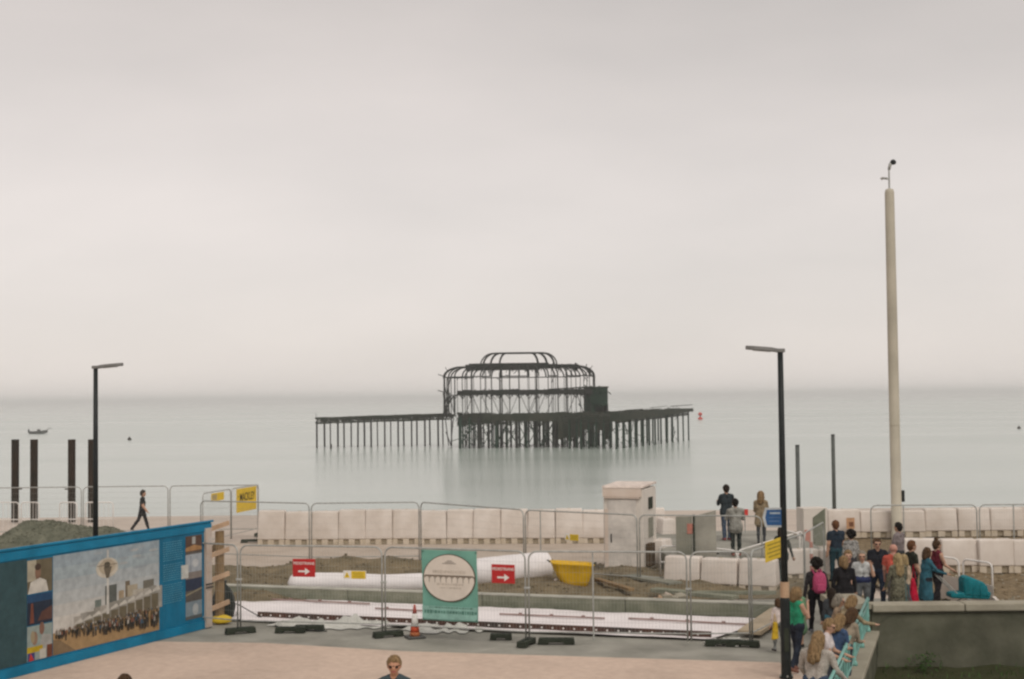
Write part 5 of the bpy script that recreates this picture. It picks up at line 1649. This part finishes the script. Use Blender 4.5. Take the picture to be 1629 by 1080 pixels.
swing = lambda a: ((a, 6, 22), (-a, 6, 14))

# far left walker
p = P_at(226, 779, 1.78)
person('man in black walking right beyond the blue hoarding', *p, -80, 1.78, (.018, .02, .022), (.02, .02, .024), 'dark', 'short', 'short', stride=19, arms=((-6, 5, 14), (10, 6, 26)), lean=3, wide=1.28)
# terrace trio
p = P_at(1155, 771, 1.83, TZ + .005); person('man in dark jacket and jeans looking out to sea from the terrace', *p, 12, 1.83, (.03, .04, .045), JEAN, 'dark', 'short', arms=((28, 6, 75, 20), (24, 6, 70, 20)), coat=.06, shoe=(.22, .05, .05), wide=1.08)
p = P_at(1167, 792, 1.70, TZ + .005); person('person in loose grey top and dark trousers on the terrace', p[0], p[1] - .3, p[2], 5, 1.70, (.27, .265, .235), (.022, .03, .028), 'black', 'short', arms=((22, 10, 70, 20), (22, 10, 70, 20)), coat=.1, wide=1.18, shoe=(.3, .12, .09))
p = P_at(1210, 781, 1.70, TZ + .005); person('woman in beige coat standing alone on the terrace', *p, -15, 1.70, (.26, .20, .125), (.05, .055, .06), 'tan', 'long', arms=((12, 8, 60, 10), (16, 10, 95, 20)), coat=.22, fem=True, legs='leggings')
# behind the lamp post
p = P_at(1243, 838, 1.72); person('person in dark jacket half hidden behind the right lamp post', *p, -35, 1.72, (.025, .032, .028), (.035, .085, .09), 'dark', 'bob', arms=((4, 8, 30), (10, 14, 10)), coat=.08, fem=True, stride=10)
# crowd, back to front
p = P_at(1329, 829, 1.80); person('man in navy t-shirt seen from behind at the back of the crowd', *p, 12, 1.80, (.022, .034, .05), (.025, .06, .075), 'ginger', 'short', 'short', arms=((-6, 9, 14), (14, 6, 40)), stride=8, wide=1.08)
p = P_at(1353, 844, 1.66); person('woman with big dark curly hair and striped grey top', *p, 10, 1.66, (.40, .39, .37), (.05, .05, .055), 'black', 'curly', 'long', fem=True, topkind='print')
p = P_at(1429, 831, 1.80); person('dark-haired man in grey shirt below the cream mast', *p, 40, 1.80, (.20, .17, .17), (.04, .045, .05), 'black', 'short', 'long', arms=((8, 8, 30), (18, 8, 60)))
p = P_at(1395, 856, 1.78); person('man in black t-shirt and sunglasses facing the camera', *p, 178, 1.78, (.018, .02, .026), NAVY, 'brown', 'short', 'short', glasses=True, arms=((6, 12, 30), (2, 8, 20)), stride=16, wide=1.06)
p = P_at(1450, 860, 1.76); person('man in dark shirt turned right, behind the blond woman', *p, -75, 1.76, (.03, .034, .024), (.05, .05, .05), 'ginger', 'short', 'short', arms=((10, 6, 30), (4, 6, 20)))
p = P_at(1421, 865, 1.72); person('bald person in coral red t-shirt', *p, -30, 1.72, (.50, .10, .07), (.12, .11, .10), style='bald', sleeves='short', skin=(.50, .26, .20), arms=((2, 8, 18), (12, 8, 30)), wide=1.08)
p = P_at(1490, 860, 1.72); person('person in maroon top with hair tied up, beside the pram', *p, -70, 1.72, (.13, .018, .03), (.025, .022, .025), 'brown', 'bun', 'none', fem=True, arms=((10, 8, 20), (18, 8, 40)), stride=8)
p = P_at(1349, 875, 1.68); person('brown-haired person behind the woman in black', *p, 175, 1.68, (.06, .05, .05), (.05, .05, .06), 'tan', 'short', 'long')
p = P_at(1371, 876, 1.68); 
r0 = person('woman in pale grey t-shirt raising a hand to her face', *p, 170, 1.68, (.46, .47, .46), (.14, .15, .155), 'grey', 'bob', 'short', fem=True, glasses=True, wide=1.08, arms=((30, 14, 142, 20), (6, 14, 30)), extras=(('prim', (-.12, .06, .1), (.12, .06, .1), .09, .09, 'x1', (.03, .04, .10)),))
p = P_at(1428, 880, 1.66); person('woman with long blond hair and patterned dark dress', *p, 15, 1.66, (.20, .19, .13), (.15, .145, .10), 'blond', 'verylong', 'long', fem=True, topkind='print', botkind='print', legs='skirt', coat=.2, arms=((10, 12, 20), (14, 10, 50)), wide=1.08)
p = P_at(1446, 884, 1.60); person('fair-haired person in cream top between the blond woman and the pram', p[0] - .05, p[1] + .3, 0, 30, 1.60, (.46, .36, .26), (.10, .10, .10), 'blond', 'bob', 'long', fem=True)
p = P_at(1472, 872, 1.66)
pram_w = p
person('woman in long teal cardigan pushing the pram', *p, -78, 1.66, (.035, .12, .16), (.02, .022, .028), 'brown', 'bob', 'long', fem=True, coat=.46, arms=((38, 8, 34, 4), (38, 8, 34, 4)), stride=9, lean=5)
p = P_at(1342, 884, 1.66); person('woman with short fair hair in a black jacket, back turned', *p, 5, 1.66, (.016, .015, .017), (.02, .02, .022), 'tan', 'bob', 'long', fem=True, coat=.14, wide=1.2, legs='trousers')
# bags carried in the crowd
p = P_at(1440, 900, 1.45)
o = thing('carrier_bag', 'bright crimson carrier bag beside the blond woman', 'bag', (p[0] + .12, p[1] - .25, .55), R(20))
MB().prism([(-.10, 0), (.13, .0), (.06, .45), (.0, .66), (-.06, .60), (-.09, .3)], -.05, .05).build('bag_body', colmat((.46, .012, .04)), o, bevel=.03)
MB().tube([(-.05, 0, .62), (.0, 0, .95), (.06, 0, .62)], .012, 6).build('handle', colmat((.46, .012, .04)), o)
o = thing('shoulder_bag', 'teal shoulder bag hanging between the blond woman and the crimson bag', 'bag', (p[0] - .02, p[1] - .35, .30), R(-10))
MB().prism([(-.13, 0), (.22, -.05), (.10, .32), (-.08, .36)], -.06, .06).build('bag_body', colmat((.035, .18, .22)), o, bevel=.03)
MB().tube([(-.06, 0, .34), (-.08, .1, .95), (.06, 0, .34)], .010, 6).build('strap', colmat((.035, .18, .22)), o)
# pink backpack woman
p = P_at(1298, 890, 1.70)
root, bp_, s_ = person('woman with dark curly hair carrying a pink backpack', *p, 8, 1.70, (.028, .026, .028), (.014, .014, .017), 'black', 'curly', 'long', fem=True, arms=((-4, 14, 10), (-4, 14, 10)), stride=11, wide=1.08, shoe=(.20, .20, .22))
g = MB()
def bag(u, v_):
    a = u * 2 * math.pi; b_ = (v_ - .5) * math.pi
    e = .55
    cx = math.copysign(abs(math.cos(b_)) ** e, math.cos(b_))
    return (.155 * cx * math.copysign(abs(math.cos(a)) ** .7, math.cos(a)), -.21 + .095 * cx * math.copysign(abs(math.sin(a)) ** .7, math.sin(a)), 1.22 + .24 * math.copysign(abs(math.sin(b_)) ** .8, math.sin(b_)) - .03)
m_pink = mat('pink_fabric', (.44, .08, .17), .8, scale=40, col2=(.30, .035, .09), detail=2)
bk = thing('backpack', 'pink spotted backpack on the back of the dark-haired woman', 'backpack', (p[0], p[1], 0), R(8))
MB().grid(bag, 28, 16).build('main_pocket', m_pink, bk, smooth=True)
MB().box((0, -.31, 1.10), (.21, .05, .17)).build('front_pocket', m_pink, bk, bevel=.022)
MB().tube([(-.04, -.17, 1.42), (0, -.18, 1.50), (.04, -.17, 1.42)], .014, 6).build('top_loop', m_pink, bk)
for sx in (-1, 1):
    MB().tube([(sx * .09, -.15, 1.38), (sx * .10, -.02, 1.475), (sx * .11, .115, 1.36), (sx * .12, .08, 1.12), (sx * .13, -.12, 1.04)], .018, 6).build('strap', m_pink, bk)
# green top woman, children
p = P_at(1266, 935, 1.66)
person('woman in green vest top with a hand at her chin', *p, -60, 1.66, (.03, .26, .14), DKJ, 'tan', 'bob', 'none', fem=True, legs='leggings', arms=((22, 10, 142, 30), (28, 8, 128, 30)), stride=7, shoe=(.25, .12, .09))
p = P_at(1290, 946, 1.25)
person('child in pale green top behind the woman in the green vest', p[0] - .1, 31.2, 0, 20, 1.30, (.17, .30, .17), (.15, .26, .15), 'tan', 'bob', 'long', flare=.03, fem=True, legs='skirt')
p = atz(1239, 1038, 0)
person('child in white top and striped leggings left of the lamp post', p.x, p.y, 0, 20, 1.14, (.56, .48, .45), (.30, .31, .30), 'brown', 'bob', 'long', fem=True, legs='leggings', botkind='print', stride=8, shoe=(.06, .05, .05))
o = thing('yellow_bag', 'yellow bag carried by the child in striped leggings', 'bag', (p.x - .11, p.y - .16, .30), R(15))
MB().prism([(-.07, 0), (.08, .02), (.06, .36), (-.02, .38)], -.04, .04).build('bag_body', colmat((.55, .36, .03)), o, bevel=.02)
MB().tube([(-.01, 0, .36), (.0, 0, .55), (.05, 0, .36)], .008, 5).build('handle', colmat((.55, .36, .03)), o)
p = atz(1322, 935, 1.36)
person('girl with long dark brown hair facing away near the railing', p.x, p.y, 0, 10, 1.36, (.05, .055, .06), (.05, .14, .18), 'dark', 'verylong', 'long', fem=True, legs='leggings')
# women leaning at the railing
def by_rail(px, py, H, head, lean):
    s = H / 1.78; l = R(lean)
    q = atz(px, py, H - s * .58 * (1 - math.cos(l)))
    dd = s * (.53 * math.sin(l) + .12 * math.sin(.8 * l) + .03)
    return q.x + math.sin(R(head)) * dd, q.y - math.cos(R(head)) * dd, 0
REST = ((8, 4, 70, 30), (8, 4, 70, 30))
p = by_rail(1356, 947, 1.64, -62, 24)
person('woman with tan hair leaning over the far end of the railing', *p, -62, 1.64, (.30, .24, .15), (.06, .07, .09), 'tan', 'bob', 'long', fem=True, lean=24, nod=16, arms=((52, 4, 26), (50, 6, 26)))
p = by_rail(1336, 945, 1.58, -105, 8)
person('grey-haired woman with sunglasses near the end of the railing', *p, -105, 1.58, (.30, .22, .15), (.06, .07, .09), 'grey', 'bob', 'long', fem=True, lean=8, nod=8, glasses=True)
p = by_rail(1356, 967, 1.60, -55, 24)
person('woman with wavy brown hair bending to the railing', *p, -55, 1.60, (.28, .23, .17), (.04, .05, .07), 'brown', 'long', 'long', fem=True, lean=24, nod=22, arms=REST)
p = by_rail(1336, 976, 1.60, -50, 18)
person('woman with smooth tan bobbed hair in blue beside the railing', *p, -50, 1.60, (.05, .085, .16), (.05, .06, .08), 'tan', 'long', 'short', fem=True, lean=18, nod=18, arms=REST)
p = by_rail(1320, 984, 1.60, -112, 8)
person('woman in white t-shirt and sunglasses facing right by the railing', *p, -112, 1.60, (.56, .50, .49), (.07, .08, .10), 'tan', 'short', 'short', fem=True, lean=8, nod=10, glasses=True, arms=((20, 6, 50), (20, 6, 50)), res=.018)
p = by_rail(1302, 1004, 1.68, -38, 8)
person('woman with long straight hair and speckled white blouse in front', *p, -38, 1.68, (.46, .42, .37), JEAN, 'tan', 'verylong', 'long', fem=True, lean=8, nod=14, topkind='spots', arms=((16, 20, 40), (14, 16, 40)), wide=1.3, res=.018)
# foreground heads
p = P_at(627, 1043, 1.78)
person('man in sunglasses and blue-grey jacket at the bottom edge', *p, 180, 1.78, (.055, .075, .085), JEAN, 'tan', 'short', 'long', glasses=True, wide=1.05, res=.016, skin=(.46, .24, .15))
p = P_at(198, 1073, 1.75)
person('person with brown hair just entering the bottom edge at the left', *p, 170, 1.75, (.12, .11, .10), JEAN, 'brown', 'short', 'long')

# ---------------------------------------------------------------- pram
px_, py_, _ = pram_w
o = thing('pram', 'pram with teal hood and cover pushed behind the parapet wall', 'pram', (px_ + .98, py_ - .05, 0), 0)
M_PR = mat('pram_teal', (.01, .17, .20), .7, scale=8, var=.12, bump=.3)
hd_ = MB().prism([(-.14, .52), (.52, .46), (.44, .74), (.36, .84), (.02, .98), (-.08, .98), (-.14, .90)], -.25, .25).build('hood', M_PR, o, smooth=True, bevel=.06, seg=3)
for f in (.1, .27):
    MB().tube([(f, -.265, .5), (f - .02, -.25, .78), (f - .02, 0, .97 - f * .4), (f - .02, .25, .78), (f, .265, .5)], .012, 5).build('hood_rib', M_PR, hd_)
MB().prism([(-.46, .46), (.50, .42), (.54, .60), (.20, .62), (-.44, .58)], -.23, .23).build('carrycot', M_PR, o, bevel=.04)
MB().tube([(-.72, -.2, 1.0), (-.70, .2, 1.0)], .018, 8).build('handle', M_DARK, o)
for sy in (-.2, .2):
    MB().tube([(-.72, sy, 1.0), (-.30, sy, .58), (.42, sy, .18)], .014, 6).build('chassis_tube', M_GALV, o)
    MB().tube([(.30, sy, .58), (-.45, sy, .20)], .014, 6).build('chassis_tube', M_GALV, o)
for wx, r_ in ((-.46, .17), (.45, .13)):
    for sy in (-.25, .25):
        w = MB().tube([(r_ * math.cos(a), 0, r_ * math.sin(a)) for a in [2 * math.pi * k / 20 for k in range(21)]], .022, 6, cap=False).build('wheel', M_RUB, o, loc=(wx, sy, r_ + .022))
        g = MB()
        for k in range(4): g.bar((r_ * math.cos(k * .785), 0, r_ * math.sin(k * .785)), (-r_ * math.cos(k * .785), 0, -r_ * math.sin(k * .785)), .008, .008)
        g.build('spokes', M_GALV, w)

# ================================================================ HAZE over the sea
m = bpy.data.materials.new('sea_haze'); m.use_nodes = True
t = m.node_tree; t.nodes.clear()
oo = t.nodes.new('ShaderNodeOutputMaterial'); pv = t.nodes.new('ShaderNodeVolumePrincipled')
pv.inputs['Color'].default_value = (.97, .96, .96, 1)
pv.inputs['Density'].default_value = HAZE_D
pv.inputs['Anisotropy'].default_value = .78
t.links.new(pv.outputs[0], oo.inputs['Volume'])
g = MB().box((0, 8100, 7.0), (33000, 16600, 30.0))
o = g.build('haze', m); stuff(o)
o['label'] = 'pale sea haze filling the air over the water'; o['category'] = 'haze'
